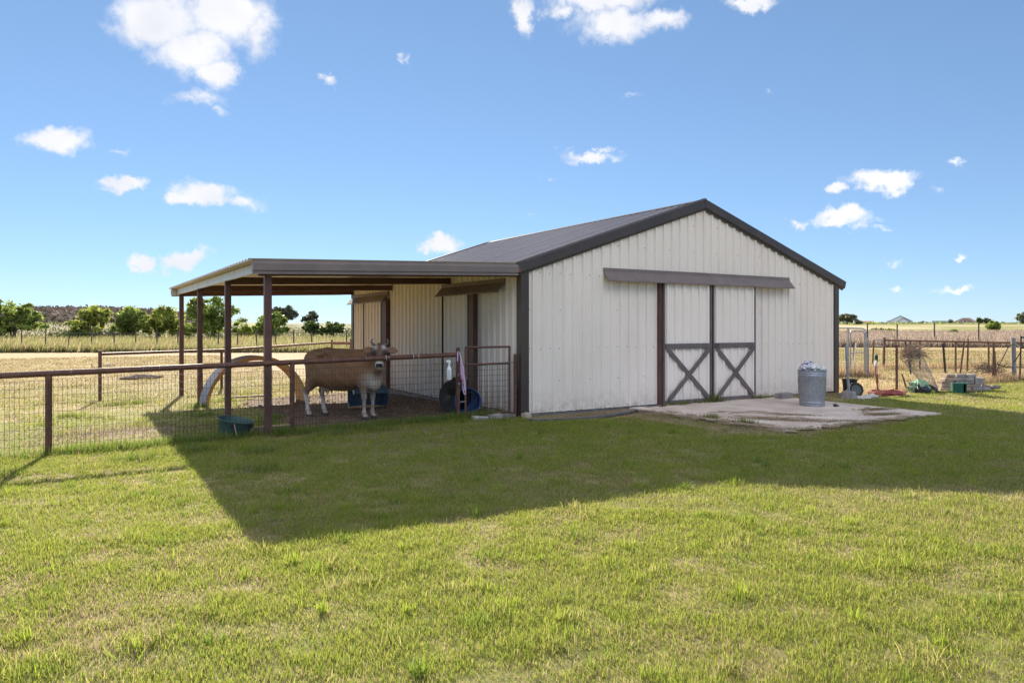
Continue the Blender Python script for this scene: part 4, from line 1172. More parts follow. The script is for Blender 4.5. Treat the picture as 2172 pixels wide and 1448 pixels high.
    cone((0.68, -0.09, 1.08), (0.81, -0.23, 1.17), 0.150, 0.105, 0.06, sq=(1, 0.9, 1.05))
    ell((0.60, -0.02, 0.66), (0.12, 0.10, 0.17), 0.07)
    cone((0.60, -0.04, 0.74), (0.80, -0.22, 1.00), 0.10, 0.055, 0.06)
    # head frame: F faces the way the cow looks, Wd across, A along the face towards the muzzle
    yaw = R(-62)
    f = np.array([math.cos(yaw), math.sin(yaw), 0.0]); wd = np.array([-math.sin(yaw), math.cos(yaw), 0.0])
    tilt = R(24)
    A = f * math.sin(tilt) + np.array([0, 0, -math.cos(tilt)]); N = f * math.cos(tilt) + np.array([0, 0, math.sin(tilt)])
    O = np.array([0.835, -0.255, 1.305])
    def hp(a, w, n): return O + A * a + wd * w + N * n
    rot = np.stack((wd, A, N), 1)
    ell(hp(0.085, 0, 0.00), (0.104, 0.115, 0.098), 0.05, rot)
    ell(hp(0.155, 0, 0.015), (0.112, 0.095, 0.080), 0.05, rot)
    cone(hp(0.14, 0, 0.010), hp(0.375, 0, 0.028), 0.088, 0.062, 0.04)
    ell(hp(0.395, 0, 0.030), (0.074, 0.055, 0.056), 0.03, rot)
    ell(hp(0.425, 0, -0.010), (0.052, 0.035, 0.045), 0.03, rot)
    cone(hp(0.10, 0.045, -0.09), hp(0.36, 0.02, -0.03), 0.058, 0.036, 0.04)
    cone(hp(0.10, -0.045, -0.09), hp(0.36, -0.02, -0.03), 0.058, 0.036, 0.04)
    for s in (-1, 1):
        ell(hp(0.150, s * 0.094, 0.042), (0.030, 0.036, 0.030), 0.03, rot)      # brow over the eye
        ew = wd * s * 0.97 + np.array([0, 0, -0.16]) - f * 0.05
        ew = ew / np.linalg.norm(ew)
        e_up = np.cross(ew, N); e_up = e_up / np.linalg.norm(e_up); e_n = np.cross(e_up, ew)
        er = np.stack((ew, e_up, e_n), 1)
        ell(hp(0.075, s * 0.095, -0.02) + ew * 0.105, (0.105, 0.066, 0.020), 0.02, er)
        cone(hp(0.075, s * 0.085, -0.02), hp(0.075, s * 0.095, -0.02) + ew * 0.04, 0.030, 0.026, 0.03)
        # hollow of the ear and nostrils
        for (c, r3, rr_) in ((hp(0.077, s * 0.095, -0.02) + ew * 0.115 + e_n * (0.026 if e_n @ N > 0 else -0.026), (0.078, 0.044, 0.017), er), (hp(0.392, s * 0.034, 0.084), (0.014, 0.011, 0.016), rot)):
            c = np.array(c); w = window(c - 0.1, c + 0.1, 0.02)
            q = (P[w] - c) @ rr_
            r3 = np.array(r3)
            k0 = np.sqrt(((q / r3) ** 2).sum(-1)); k1 = np.sqrt(((q / (r3 * r3)) ** 2).sum(-1)) + 1e-9
            D[w] = np.maximum(D[w], -(k0 * (k0 - 1) / k1)).astype(np.float32)
    # tail
    cone((-0.78, 0, 1.12), (-0.83, -0.02, 1.00), 0.035, 0.028, 0.03)
    cone((-0.83, -0.02, 1.00), (-0.82, -0.03, 0.62), 0.024, 0.018, 0.02)
    cone((-0.82, -0.03, 0.62), (-0.81, -0.03, 0.42), 0.026, 0.036, 0.02)
    cone((-0.81, -0.03, 0.42), (-0.80, -0.03, 0.30), 0.036, 0.010, 0.02)
    # surface nets
    s = D < 0
    c8 = [(i, j, k) for i in (0, 1) for j in (0, 1) for k in (0, 1)]
    nx, ny, nz = D.shape
    cnt = sum(s[i:nx - 1 + i, j:ny - 1 + j, k:nz - 1 + k].astype(np.int8) for i, j, k in c8)
    act = (cnt > 0) & (cnt < 8)
    ci = np.argwhere(act)
    vid = np.full(act.shape, -1, np.int64); vid[act] = np.arange(len(ci))
    acc_ = np.zeros((len(ci), 3)); wt_ = np.zeros(len(ci))
    for a in c8:
        for axn in range(3):
            if a[axn]: continue
            b = list(a); b[axn] = 1
            da = D[ci[:, 0] + a[0], ci[:, 1] + a[1], ci[:, 2] + a[2]]; db = D[ci[:, 0] + b[0], ci[:, 1] + b[1], ci[:, 2] + b[2]]
            cr = (da < 0) != (db < 0)
            t = np.where(cr, da / np.where(cr, da - db, 1), 0)
            pt = np.array(a, float)[None] + np.zeros((len(ci), 3)); pt[:, axn] += t
            acc_[cr] += pt[cr]; wt_[cr] += 1
    V = (ci + acc_ / wt_[:, None]) * vox + lo
    Q = []
    for axn in range(3):
        o1, o2 = [(1, 2), (2, 0), (0, 1)][axn]
        sl0 = [slice(1, n_ - 1) for n_ in D.shape]; sl1 = list(sl0)
        sl0[axn] = slice(0, D.shape[axn] - 1); sl1[axn] = slice(1, D.shape[axn])
        s0, s1 = s[tuple(sl0)], s[tuple(sl1)]
        for flip, mask in ((False, s0 & ~s1), (True, ~s0 & s1)):
            e = np.argwhere(mask)
            off = np.array([1, 1, 1]); off[axn] = 0
            e = e + off
            def cell(d1, d2):
                c = e.copy(); c[:, o1] -= d1; c[:, o2] -= d2
                return vid[c[:, 0], c[:, 1], c[:, 2]]
            qd = np.stack((cell(1, 1), cell(0, 1), cell(0, 0), cell(1, 0)), 1)
            if flip: qd = qd[:, ::-1]
            Q.append(qd)
    Q = np.concatenate(Q)
    Q = Q[(Q >= 0).all(1)]
    # coat
    x, y, z = V.T
    def near(p, r): return np.exp(-((V - np.array(p)) ** 2).sum(1) / (r * r))
    nz_ = fbm(x * 1.0 + z, y + z * 0.7, 0.10, 3, 5)
    C = lerp3((0.27, 0.142, 0.073), (0.205, 0.105, 0.055), sstep(.3, .7, nz_))
    C = lerp3(C, (0.31, 0.18, 0.10), sstep(1.0, 1.2, z) * 0.5)
    C = lerp3(C, (0.16, 0.085, 0.05), np.clip(near((-0.62, -0.2, 0.70), 0.20) * 0.6 + near((0.40, -0.22, 0.62), 0.12) * 0.55, 0, 1))  # shading painted into the coat at the near thigh and elbow
    C = lerp3(C, (0.52, 0.42, 0.34), sstep(0.56, 0.46, z) * 0.55 * (np.abs(x) < 0.35))
    C = lerp3(C, (0.66, 0.57, 0.52), np.clip(near((0.60, -0.10, 0.66), 0.15) * 1.1, 0, 1))
    leg = sstep(0.56, 0.34, z) * ((x < -0.45) | (x > 0.3))
    C = lerp3(C, lerp3((0.66, 0.58, 0.55), (0.48, 0.40, 0.37), sstep(.4, .65, nz_)), leg * np.where(x < 0, 0.9, 0.62))
    C = lerp3(C, (0.22, 0.14, 0.11), leg * sstep(0.3, 0.5, z) * (x > 0.3) * 0.6)
    C = lerp3(C, (0.62, 0.46, 0.42), np.clip(near((-0.40, 0, 0.50), 0.14) * 1.5, 0, 1) * (z < 0.60) * (z > 0.38) * (np.abs(y) < 0.13))
    C = lerp3(C, (0.045, 0.035, 0.035), sstep(0.062, 0.045, z))
    C = lerp3(C, (0.06, 0.04, 0.03), sstep(0.60, 0.45, z) * (x < -0.765) * (np.abs(y + 0.03) < 0.06) * 0.8)
    hd = V - O
    ha_, hw, hn = hd @ A, hd @ wd, hd @ N
    head = (np.abs(hw) < 0.125) & (ha_ > -0.06) & (ha_ < 0.5) & (hn > -0.10) & (x > 0.55)
    hf = head.astype(float)
    C = lerp3(C, (0.125, 0.068, 0.043), hf * 0.85)
    C = lerp3(C, (0.66, 0.58, 0.56), hf * np.clip(1.1 * np.exp(-((np.abs(hw) - 0.078) / 0.035) ** 2 - ((ha_ - 0.075) / 0.05) ** 2), 0, 1) * (hn > -0.02))
    C = lerp3(C, (0.045, 0.035, 0.038), hf * np.clip(1.5 * np.exp(-((np.abs(hw) - 0.088) / 0.034) ** 2 - ((ha_ - 0.190) / 0.075) ** 2), 0, 1))
    C = lerp3(C, (0.10, 0.065, 0.05), hf * sstep(0.24, 0.33, ha_))
    C = lerp3(C, (0.66, 0.60, 0.56), hf * np.clip(1.6 * np.exp(-((ha_ - 0.362) / 0.020) ** 2), 0, 1))
    C = lerp3(C, (0.62, 0.56, 0.52), hf * sstep(0.37, 0.40, ha_) * sstep(0.045, 0.062, np.abs(hw)))
    C = lerp3(C, (0.026, 0.024, 0.030), hf * sstep(0.368, 0.378, ha_) * sstep(0.062, 0.052, np.abs(hw)) * sstep(0.435, 0.42, ha_))
    C = lerp3(C, (0.55, 0.47, 0.40), hf * sstep(0.430, 0.442, ha_))
    ear = (np.abs(hw) > 0.115) & (ha_ < 0.2) & (x > 0.5) & (z > 1.1) & (ha_ > -0.05)
    C = lerp3(C, lerp3((0.20, 0.115, 0.07), (0.10, 0.06, 0.045), sstep(-0.005, 0.02, hn) * np.exp(-((np.abs(hw) - 0.2) / 0.07) ** 2)), ear.astype(float))
    Mw = Matrix.Translation(Vector((COW[0], COW[1], COW[2]))) @ Matrix.Rotation(COW[3], 4, 'Z') @ Matrix.Scale(COW[4], 4)
    m3 = np.array(Mw.to_3x3()); Vw = V @ m3.T + np.array(Mw.translation)
    mc = mat('cow_coat', (1, 1, 1), 0.6, attr=True, col2=(0.78, 0.77, 0.76), nscale=26, nlo=0.38, nhi=0.72, spec=0.3, bump=0.25, bscale=60, stretch=(1, 1, 0.45), detail=6)
    body = np_mesh('cow', Vw, Q, np.full(len(Q), 4), mc, C, smooth=True, origin=(COW[0], COW[1], COW[2]))
    tag(body, 'brown dairy cow with short horns standing in the pen, head turned to the camera', 'cow')
    sm = body.modifiers.new('smooth', 'SMOOTH'); sm.factor = 0.5; sm.iterations = 2
    M_EYE = mat('cow_eye', (0.012, 0.010, 0.010), 0.12, spec=0.6)
    M_HORN = mat('horn', (0.10, 0.085, 0.075), 0.45, col2=(0.28, 0.25, 0.22), nscale=25)
    for s in (-1, 1):
        m = MB(Mw); m.sphere(hp(0.180, s * 0.099, 0.030), 0.021, 12); m.build('eye', M_EYE, body, smooth=True)
        b0 = hp(0.012, s * 0.075, -0.01); up = np.array([0, 0, 1.0]); out = wd * s
        pts = [b0, b0 + out * 0.045 + up * 0.030 + f * 0.01, b0 + out * 0.066 + up * 0.066 + f * 0.03, b0 + out * 0.058 + up * 0.100 + f * 0.05, b0 + out * 0.030 + up * 0.118 + f * 0.06]
        m = MB(Mw); m.tube([Vector(p) for p in pts], [0.024, 0.022, 0.018, 0.013, 0.005], 10); m.build('horn', M_HORN, body, smooth=True)
    return body
COW = (-2.82, 1.36, 0.0, math.atan2(-0.79, 0.62), 1.0)
COW = (COW[0], COW[1], pen_z(COW[0], COW[1]) - 0.005, COW[3], COW[4])
cow()

# ------------------------------------------------------------------ things in the pen
# half culvert arch
def arch():
    c = Vector((*spot(548, 15.9), 0)); ux = Vector((0.995, 0.06, 0)).normalized(); ax_ = Vector((-ux.y, ux.x, 0))
    zb = min(Hs(-4.5, 5.1), Hs(-2.4, 5.7)) - 0.03
    Rr, n, L = 1.04, 56, 0.60
    prof = []
    ns = 48
    for i in range(ns + 1):
        t = i / ns
        prof.append((t * L, 0.045 * math.cos(2 * math.pi * t * 3)))
    m = MB()
    vs = []
    for thick in (0.0, -0.008):
        for (a, h) in prof:
            for k in range(n + 1):
                an = math.pi * k / n
                rr = Rr + h + thick
                vs.append(c + ax_ * a + ux * (-rr * math.cos(an)) + Vector((0, 0, zb + rr * 1.0 * math.sin(an))))
    fs = []
    st = n + 1
    B = (ns + 1) * st
    for i in range(ns):
        for k in range(n):
            fs.append((i * st + k, (i + 1) * st + k, (i + 1) * st + k + 1, i * st + k + 1))
            fs.append((B + i * st + k, B + i * st + k + 1, B + (i + 1) * st + k + 1, B + (i + 1) * st + k))
    for k in range(n):
        fs.append((k, k + 1, B + k + 1, B + k)); fs.append((ns * st + k, B + ns * st + k, B + ns * st + k + 1, ns * st + k + 1))
    m.add(vs, fs)
    mt = mat('weathered_galvanised', (0.30, 0.29, 0.31), 0.40, metal=0.5, col2=(0.34, 0.15, 0.07), nscale=1.1, nlo=0.56, nhi=0.66, spec=0.4)
    o = m.build('culvert_arch', mt, smooth=True)
    o.data.materials.append(mat('rusted_inside', (0.62, 0.30, 0.13), 0.7, col2=(0.66, 0.46, 0.20), nscale=2.0, nlo=0.4, nhi=0.62))
    for i, p in enumerate(o.data.polygons):
        if i < 2 * ns * n and i % 2 == 1: p.material_index = 1
    tag(o, 'half-round corrugated rusty culvert arch standing in the pen', 'arch')
arch()
# blue feed drum lying behind the cow
M_FEED = mat('feed', (0.36, 0.22, 0.10), 0.95, col2=(0.5, 0.34, 0.18), nscale=40, bump=0.8, bscale=60)
def feed_drum():
    c = Vector((-1.98, 2.55, pen_z(-1.98, 2.55) + 0.235)); ax_ = RIGHT.copy(); ax_ = (RIGHT * 0.9 + VIEW * 0.42).normalized(); sd = Vector((-ax_.y, ax_.x, 0)); up = Vector((0, 0, 1))
    t = thing('feed_drum', 'blue plastic drum lying cut open with feed inside, behind the cow', 'drum', (c.x, c.y, c.z - 0.25))
    Rr, L = 0.25, 0.70
    m = MB(); vs = []; fs = []; n = 30
    # opening faces the camera's left: drop a 100 degree sector except at the closed end
    stn = [(-L / 2, Rr * 0.94), (-L / 2 + 0.03, Rr), (-L * 0.17, Rr), (-L * 0.15, Rr * 1.03), (-L * 0.13, Rr), (L * 0.13, Rr), (L * 0.15, Rr * 1.03), (L * 0.17, Rr), (L / 2 - 0.12, Rr), (L / 2, Rr * 0.80)]
    for a, r in stn:
        for k in range(n + 1):
            an = R(-85) + R(250) * k / n
            vs.append(c + ax_ * a + sd * (r * math.cos(an)) + up * (r * math.sin(an)))
    st = n + 1
    for i in range(len(stn) - 1):
        for k in range(n): fs.append((i * st + k, i * st + k + 1, (i + 1) * st + k + 1, (i + 1) * st + k))
    m.add(vs, fs)
    sh = m.build('drum_shell', M_PALEBLUE, t, smooth=True)
    so = sh.modifiers.new('thickness', 'SOLIDIFY'); so.thickness = 0.008
    m = MB(); m.lathe([(0.0, 0.0), (Rr * 0.80, 0.0), (Rr * 0.80, 0.008), (0, 0.008)], c + ax_ * (L / 2), 24, Vector((0, 0, 1)).rotation_difference(ax_).to_matrix()); m.build('drum_end', M_PALEBLUE, t, smooth=True)
    m = MB()
    pts = [c + ax_ * (-L / 2 + 0.01) + sd * (Rr * math.cos(R(-85) + R(250) * k / n)) + up * (Rr * math.sin(R(-85) + R(250) * k / n)) for k in range(n + 1)]
    m.tube(pts, 0.014, 6); m.build('cut_rim', mat('white_scuffed', (0.55, 0.60, 0.66), 0.6), t, smooth=True)
    blob_sheet(c.x - 0.05, c.y, 0.34, 0.14, c.z - 0.205, 14, math.atan2(ax_.y, ax_.x), h=0.03).build('feed_heap', M_FEED, t)
feed_drum()
# blue half drum, black tub and black bag by the gate
def cyl_thing(name, label, cat, c, axis, prof, mt, n=28, thick=0.008, inner=None):
    q = Vector((0, 0, 1)).rotation_difference(Vector(axis).normalized()).to_matrix()
    o = MB().lathe(prof, c, n, q).build(name, mt, smooth=True)
    so = o.modifiers.new('thickness', 'SOLIDIFY'); so.thickness = thick
    return tag(o, label, cat)
to_c = Vector((CAM.x + 0.82, CAM.y - 0.55, 0)).normalized()
o = cyl_thing('blue_drum', 'bright blue cut drum lying behind the gate with its open end to the lawn', 'drum', (-0.66, 0.90, pen_z(-0.66, 0.9) + 0.235), (-0.40, -0.90, 0.05), [(0.0, -0.1), (0.20, -0.1), (0.225, -0.08), (0.232, 0.12), (0.232, 0.40), (0.240, 0.41), (0.240, 0.435), (0.226, 0.435)], M_BLUE)
o = cyl_thing('black_tub', 'large black rubber tub lying on its side left of the blue drum', 'tub', (-0.56, 1.22, pen_z(-0.8, 1.2) + 0.265), (-0.93, -0.35, 0.12), [(0.0, 0.0), (0.25, 0.0), (0.27, 0.03), (0.285, 0.34), (0.295, 0.37), (0.282, 0.37), (0.0, 0.33)], M_BLACK, thick=0.004)
def lump(name, label, cat, c, r, sc, mt, seed, amp=0.35, n=22, freq=2.2, parent=None):
    m = MB().sphere((0, 0, 0), 1.0, n)
    for p in m.v:
        k = 1 + amp * (mnoise.noise(p * freq + Vector((seed * 3.1, seed * 1.7, 0))) + 0.5 * mnoise.noise(p * freq * 2.3 + Vector((0, seed * 2.1, 4))))
        p *= k
        p.x *= r * sc[0]; p.y *= r * sc[1]; p.z *= r * sc[2]
        p += Vector(c)
    o = m.build(name, mt, parent, smooth=True)
    if label: tag(o, label, cat)
    return o
lump('black_bag', 'crumpled black sack heaped behind the blue drum', 'bag', (-0.52, 1.55, pen_z(-.5, 1.5) + 0.33), 0.30, (0.75, 0.7, 0.95), mat('black_film', (0.015, 0.015, 0.016), 0.35), 3, 0.3)
# green tub at the fence
def green_tub():
    c = Vector((-4.93, 0.30, Hs(-4.93, 0.3) - 0.03))
    t = thing('green_tub', 'tilted dark green plastic tub by the fence under the lean-to corner', 'tub', c)
    q = Matrix.Rotation(R(11), 3, Vector((0.45, 0.9, 0)))
    m = MB(); m.lathe([(0.0, 0.02), (0.19, 0.02), (0.205, 0.03), (0.245, 0.24), (0.262, 0.262), (0.270, 0.268), (0.270, 0.285), (0.250, 0.285), (0.232, 0.24), (0.195, 0.05), (0.0, 0.045)], c, 32, q)
    m.build('tub_body', mat('green_plastic', (0.035, 0.085, 0.082), 0.45, col2=(0.05, 0.11, 0.10), nscale=6), t, smooth=True)
    for an in (R(250), R(320)):
        p = c + q @ Vector((0.262 * math.cos(an), 0.262 * math.sin(an), 0.235))
        MB().obox(p, (0.05, 0.05, 0.05), rotz(an)).build('handle_lug', M_BLACK, t, bevel=0.01)
    p = c + q @ Vector((0.262 * math.cos(R(255)), 0.262 * math.sin(R(255)), 0.26))
    MB().tube([p, p + Vector((0.01, -0.05, -0.10)), p + Vector((0.03, -0.06, -0.20)), p + Vector((0.05, -0.07, -0.25))], 0.008, 6).build('frayed_cord', mat('sisal', (0.32, 0.25, 0.17), 0.9), t)
green_tub()
o = MB().obox((-4.28, 0.55, Hs(-4.3, 0.55) + 0.035), (0.62, 0.16, 0.10), rotz(0.10)); [p.__iadd__(Vector((random.uniform(-.015, .015), random.uniform(-.015, .015), random.uniform(-.012, .012)))) for p in o.v]
tag(o.build('sandstone_slab', mat('sandstone', (0.36, 0.25, 0.17), 0.9, col2=(0.46, 0.34, 0.25), bump=0.5), bevel=0.012), 'flat tan sandstone block lying at the front lean-to post', 'stone')
o = MB().tube([(-4.40, 0.30, -0.02), (-4.385, 0.31, 0.14), (-4.36, 0.31, 0.27)], 0.012, 6)
tag(o.build('pipe_stub', M_BLACK), 'thin black pipe stub leaning beside the front lean-to post', 'pipe')
o = MB().bar((-3.95, 6.95, Hs(-3.9, 6.9) + 0.05), (-2.85, 6.75, Hs(-2.8, 6.7) + 0.06), 0.09, 0.04)
tag(o.build('timber', mat('grey_timber', (0.30, 0.24, 0.20), 0.85, col2=(0.4, 0.33, 0.28), nscale=6, bump=0.3), bevel=0.004), 'weathered timber lying on the dirt inside the culvert arch', 'timber')
o = MB().obox((*spot(285, 24.2), 0.02), (0.9, 0.5, 0.12), rotz(0.5))
p0 = spot(297, 25.0)
lump('brush_heap', 'small dark heap of brush in the dry pasture at left', 'brush', (p0[0], p0[1], Hs(*p0) + 0.03), 0.45, (1.3, 0.6, 0.28), mat('brush', (0.15, 0.10, 0.07), 0.95, col2=(0.34, 0.26, 0.2), nscale=9), 8, 0.5)
p0 = spot(231, 31.5)
lump('field_stone', 'lone dark stone in the tan pasture behind the corner post', 'stone', (p0[0], p0[1], Hs(*p0) + 0.02), 0.16, (1.6, 0.7, 0.35), M_CURB, 9, 0.3)

# ------------------------------------------------------------------ right-hand yard
# trash can
def trash_can():
    c = Vector((5.80, -1.76, 0.035))
    t = thing('trash_can', 'fluted galvanised steel trash can standing on the concrete pad', 'trash can', c)
    n = 96
    m = MB(); vs, fs = [], []
    st = [(0.0, 0.232, 0), (0.012, 0.240, 0), (0.02, 0.240, 0), (0.03, 0.236, 0), (0.06, 0.238, 0), (0.068, 0.245, 0), (0.082, 0.245, 0), (0.09, 0.239, 0), (0.10, 0.240, 0), (0.13, 0.242, 1), (0.54, 0.264, 1), (0.57, 0.266, 0), (0.60, 0.267, 0), (0.607, 0.273, 0), (0.622, 0.273, 0), (0.63, 0.268, 0), (0.645, 0.268, 0), (0.652, 0.275, 0), (0.667, 0.275, 0), (0.675, 0.269, 0), (0.69, 0.270, 0), (0.70, 0.278, 0), (0.715, 0.276, 0), (0.712, 0.264, 0), (0.40, 0.250, 0)]
    for z, r, flu in st:
        for k in range(n):
            an = 2 * math.pi * k / n
            rr = r + (0.008 * math.cos(an * 26) if flu else 0)
            vs.append(c + Vector((rr * math.cos(an), rr * math.sin(an), z)))
    for i in range(len(st) - 1):
        for k in range(n): fs.append((i * n + k, i * n + (k + 1) % n, (i + 1) * n + (k + 1) % n, (i + 1) * n + k))
    fs.append(tuple(range(n - 1, -1, -1)))
    m.add(vs, fs); m.build('can_body', M_GALV, t, smooth=True)
    for an in (R(200), R(20)):
        d = Vector((math.cos(an), math.sin(an), 0)); sd = Vector((-d.y, d.x, 0))
        MB().tube([c + d * 0.262 + sd * 0.07 + Vector((0, 0, 0.585)), c + d * 0.30 + sd * 0.065 + Vector((0, 0, 0.565)), c + d * 0.305 + Vector((0, 0, 0.56)), c + d * 0.30 - sd * 0.065 + Vector((0, 0, 0.565)), c + d * 0.262 - sd * 0.07 + Vector((0, 0, 0.585))], 0.008, 6).build('handle', M_GALV, t)
    M_PW = mat('white_film', (0.82, 0.80, 0.77), 0.35, col2=(0.60, 0.57, 0.56), nscale=16)
    M_PP = mat('violet_print_film', (0.70, 0.66, 0.68), 0.4, col2=(0.10, 0.09, 0.26), nscale=14, nlo=0.48, nhi=0.56)
    M_PG = mat('green_tint_film', (0.40, 0.46, 0.44), 0.35, col2=(0.66, 0.66, 0.68), nscale=12)
    L = RIGHT
    for i, (dx, dd, z, r, sc, mt, lab) in enumerate([(-0.13, -0.05, 0.79, 0.12, (1.1, 0.9, 0.75), M_PP, 'violet printed feed sack crumpled at the left of the trash can'), (0.0, -0.08, 0.78, 0.11, (1.1, 1.0, 0.7), M_PW, 'crumpled white plastic bag in the middle of the trash can'), (-0.03, 0.08, 0.80, 0.12, (1.1, 1.0, 0.8), M_PP, 'violet and white sack sticking up at the back of the trash can'), (0.06, 0.02, 0.74, 0.12, (1.3, 1.1, 0.5), M_PG, 'greenish clear film lying low in the trash can'), (0.19, -0.05, 0.745, 0.075, (1.3, 0.9, 0.6), M_PW, 'small white bag corner folded over the right rim of the trash can')]):
        lump('plastic_bag', lab, 'bag', c + L * dx + VIEW * dd + Vector((0, 0, z - 0.01)), r * 1.02, sc, mt, 20 + i, 0.42, 26, 3.0)['group'] = 'rubbish in the trash can'
trash_can()
o = MB().obox((6.53, -0.50, 0.07), (0.40, 0.19, 0.17), rotz(0.06))
tag(o.build('concrete_block', M_CURB, bevel=0.008), 'grey concrete block on the ground by the barn wall left of the trash can', 'block')
m = MB(); cb = Vector((5.96, -2.14, 0.035)); m.tube([cb + Vector((0, 0, 0.03)), cb + RIGHT * 0.05 + Vector((0, 0, 0.035))], 0.030, 8); m.tube([cb + RIGHT * 0.05 + Vector((0, 0, 0.03)), cb + RIGHT * 0.10 + VIEW * -0.01 + Vector((0, 0, 0.02))], [0.018, 0.012], 8)
tag(m.build('hose_nozzle', M_BLACK, smooth=True), 'small black hose fitting lying on the concrete right of the trash can', 'fitting')
# dark edging board and flat strip along the wall
m = MB(); pts = [(-0.2, -0.62), (0.5, -0.66), (1.1, -0.62), (1.7, -0.52), (2.3, -0.38), (3.05, -0.17)]
for (a, b) in zip(pts, pts[1:]):
    za, zb = Hs(*a) + 0.035, Hs(*b) + 0.035
    m.bar((a[0], a[1], za), (b[0] + 0.01, b[1], zb), 0.10, 0.035)
tag(m.build('edging_strip', mat('grey_edging', (0.115, 0.105, 0.11), 0.7, col2=(0.17, 0.155, 0.155), nscale=7)), 'dark grey flexible edging strip bowed along the foot of the front wall', 'edging')
o = MB().obox((3.12, -0.30, 0.03), (0.16, 0.10, 0.05), rotz(0.3)); tag(o.build('rusty_plate', M_RUSTPIPE, bevel=0.006), 'small rusty plate at the left corner of the concrete pad', 'plate')
# galvanised post on a concrete foot
gp_ = thing('galvanised_post', 'galvanised pipe post in a concrete foot at the right barn corner', 'post', (8.05, -1.05, Hs(8.05, -1.05)))
z = Hs(8.05, -1.05)
MB().lathe([(0.0, -0.05), (0.20, -0.05), (0.19, 0.02), (0.15, 0.15), (0.135, 0.165), (0.0, 0.165)], (8.05, -1.05, z), 9).build('concrete_foot', M_CURB, gp_)
MB().tube([(8.05, -1.05, z + 0.16), (8.00, -1.02, 1.20)], 0.030, 12).build('pipe', M_GALV, gp_, smooth=True)
for zz in (0.70, 0.98): MB().lathe([(0.034, -0.012), (0.040, -0.012), (0.040, 0.012), (0.034, 0.012)], (8.02, -1.035, zz), 12).build('band', M_GALV, gp_)
# black bucket, wheel and stick at the corner
bz = Hs(8.75, -0.55)
o = cyl_thing('black_bucket', 'black plastic bucket behind the galvanised post', 'bucket', (8.72, -0.62, bz), (0, 0, 1), [(0, 0.01), (0.13, 0.01), (0.165, 0.36), (0.175, 0.36), (0.175, 0.385), (0.16, 0.385)], M_BLACK, thick=0.004)
wq = Vector((0, 0, 1)).rotation_difference(Vector((-0.5, -0.8, 0.25)).normalized()).to_matrix()
wh = thing('cart_wheel', 'small black cart wheel leaning in front of the black bucket', 'wheel', (8.55, -0.85, bz))
MB().lathe([(0.115, -0.03), (0.15, -0.035), (0.168, -0.015), (0.168, 0.015), (0.15, 0.035), (0.115, 0.03), (0.115, -0.03)], (8.62, -0.85, bz + 0.16), 24, wq).build('tyre', M_BLACK, wh, smooth=True)
MB().lathe([(0.0, -0.012), (0.115, -0.02), (0.115, 0.02), (0.0, 0.012)], (8.62, -0.85, bz + 0.16), 18, wq).build('rim', mat('grey_rim', (0.10, 0.10, 0.10), 0.6), wh, smooth=True)
o = MB().tube([(8.25, -0.85, 0.14), (8.7, -0.72, 0.34), (9.0, -0.7, 0.40)], 0.014, 6); tag(o.build('stick', mat('pale_wood', (0.36, 0.28, 0.18), 0.8)), 'pale bent stick leaning across the black bucket', 'stick')
# chain-link walk gate
def chainlink(m, A, B, z0, z1, s=0.06, r=0.0018):
    A, B = Vector((A[0], A[1], 0)), Vector((B[0], B[1], 0)); L = (B - A).length; hgt = z1 - z0; d = (B - A) / L
    k = -hgt
    while k < L:
        for sg in (1, -1):
            x0, x1 = (k, k + hgt)
            a0, a1 = max(0, x0), min(L, x1)
            if a1 > a0:
                za, zb = (a0 - x0), (a1 - x0)
                if sg < 0: za, zb = hgt - za, hgt - zb
                m.tube([A + d * a0 + Vector((0, 0, z0 + za)), A + d * a1 + Vector((0, 0, z0 + zb))], r, 3, cap=False)
        k += s * 1.414
    return m
g1, g2 = Vector((*spot(1799, 23.3), 0)), Vector((*spot(1837, 23.0), 0))
gz = Hs(g1.x, g1.y)
gd = (g2 - g1).normalized()
cg = thing('chain_link_gate', 'galvanised chain link walk gate with a round-cornered frame behind the barn corner', 'gate', (g1.x, g1.y, gz))
back = g1 - gd * 0.9
MB().tube([back + Vector((0, 0, 1.56)), g1 + Vector((0, 0, 1.56)), g2 - gd * 0.10 + Vector((0, 0, 1.55)), g2 - gd * 0.02 + Vector((0, 0, 1.51)), g2 + Vector((0, 0, 1.42)), g2 + Vector((0, 0, gz))], 0.024, 10).build('outer_frame', M_GALV, cg, smooth=True)
MB().tube([g1 + Vector((0, 0, gz)), g1 + Vector((0, 0, 1.55))], 0.030, 10).build('hinge_post', M_GALV, cg, smooth=True)
i1, i2 = g1 + gd * 0.07, g2 - gd * 0.05
MB().tube([i1 + Vector((0, 0, 0.02)), i1 + Vector((0, 0, 1.40)), i1 + gd * 0.02 + Vector((0, 0, 1.46)), i1 + gd * 0.08 + Vector((0, 0, 1.48)), i2 - gd * 0.08 + Vector((0, 0, 1.48)), i2 - gd * 0.02 + Vector((0, 0, 1.46)), i2 + Vector((0, 0, 1.40)), i2 + Vector((0, 0, 0.02))], 0.020, 10).build('leaf_frame', M_GALV, cg, smooth=True)
MB().tube([i1 + Vector((0, 0, 0.78)), i2 + Vector((0, 0, 0.80))], 0.017, 8).build('middle_rail', M_GALV, cg, smooth=True)
for zz in (0.35, 1.15): MB().lathe([(0.032, -0.02), (0.04, -0.02), (0.04, 0.02), (0.032, 0.02)], (g1.x, g1.y, zz), 10).build('hinge', M_GALV, cg)
chainlink(chainlink(MB(), i1, i2, 0.05, 1.46), back, g1, 0.05, 1.5).build('chain_link', M_WIRE, cg, kind='stuff')
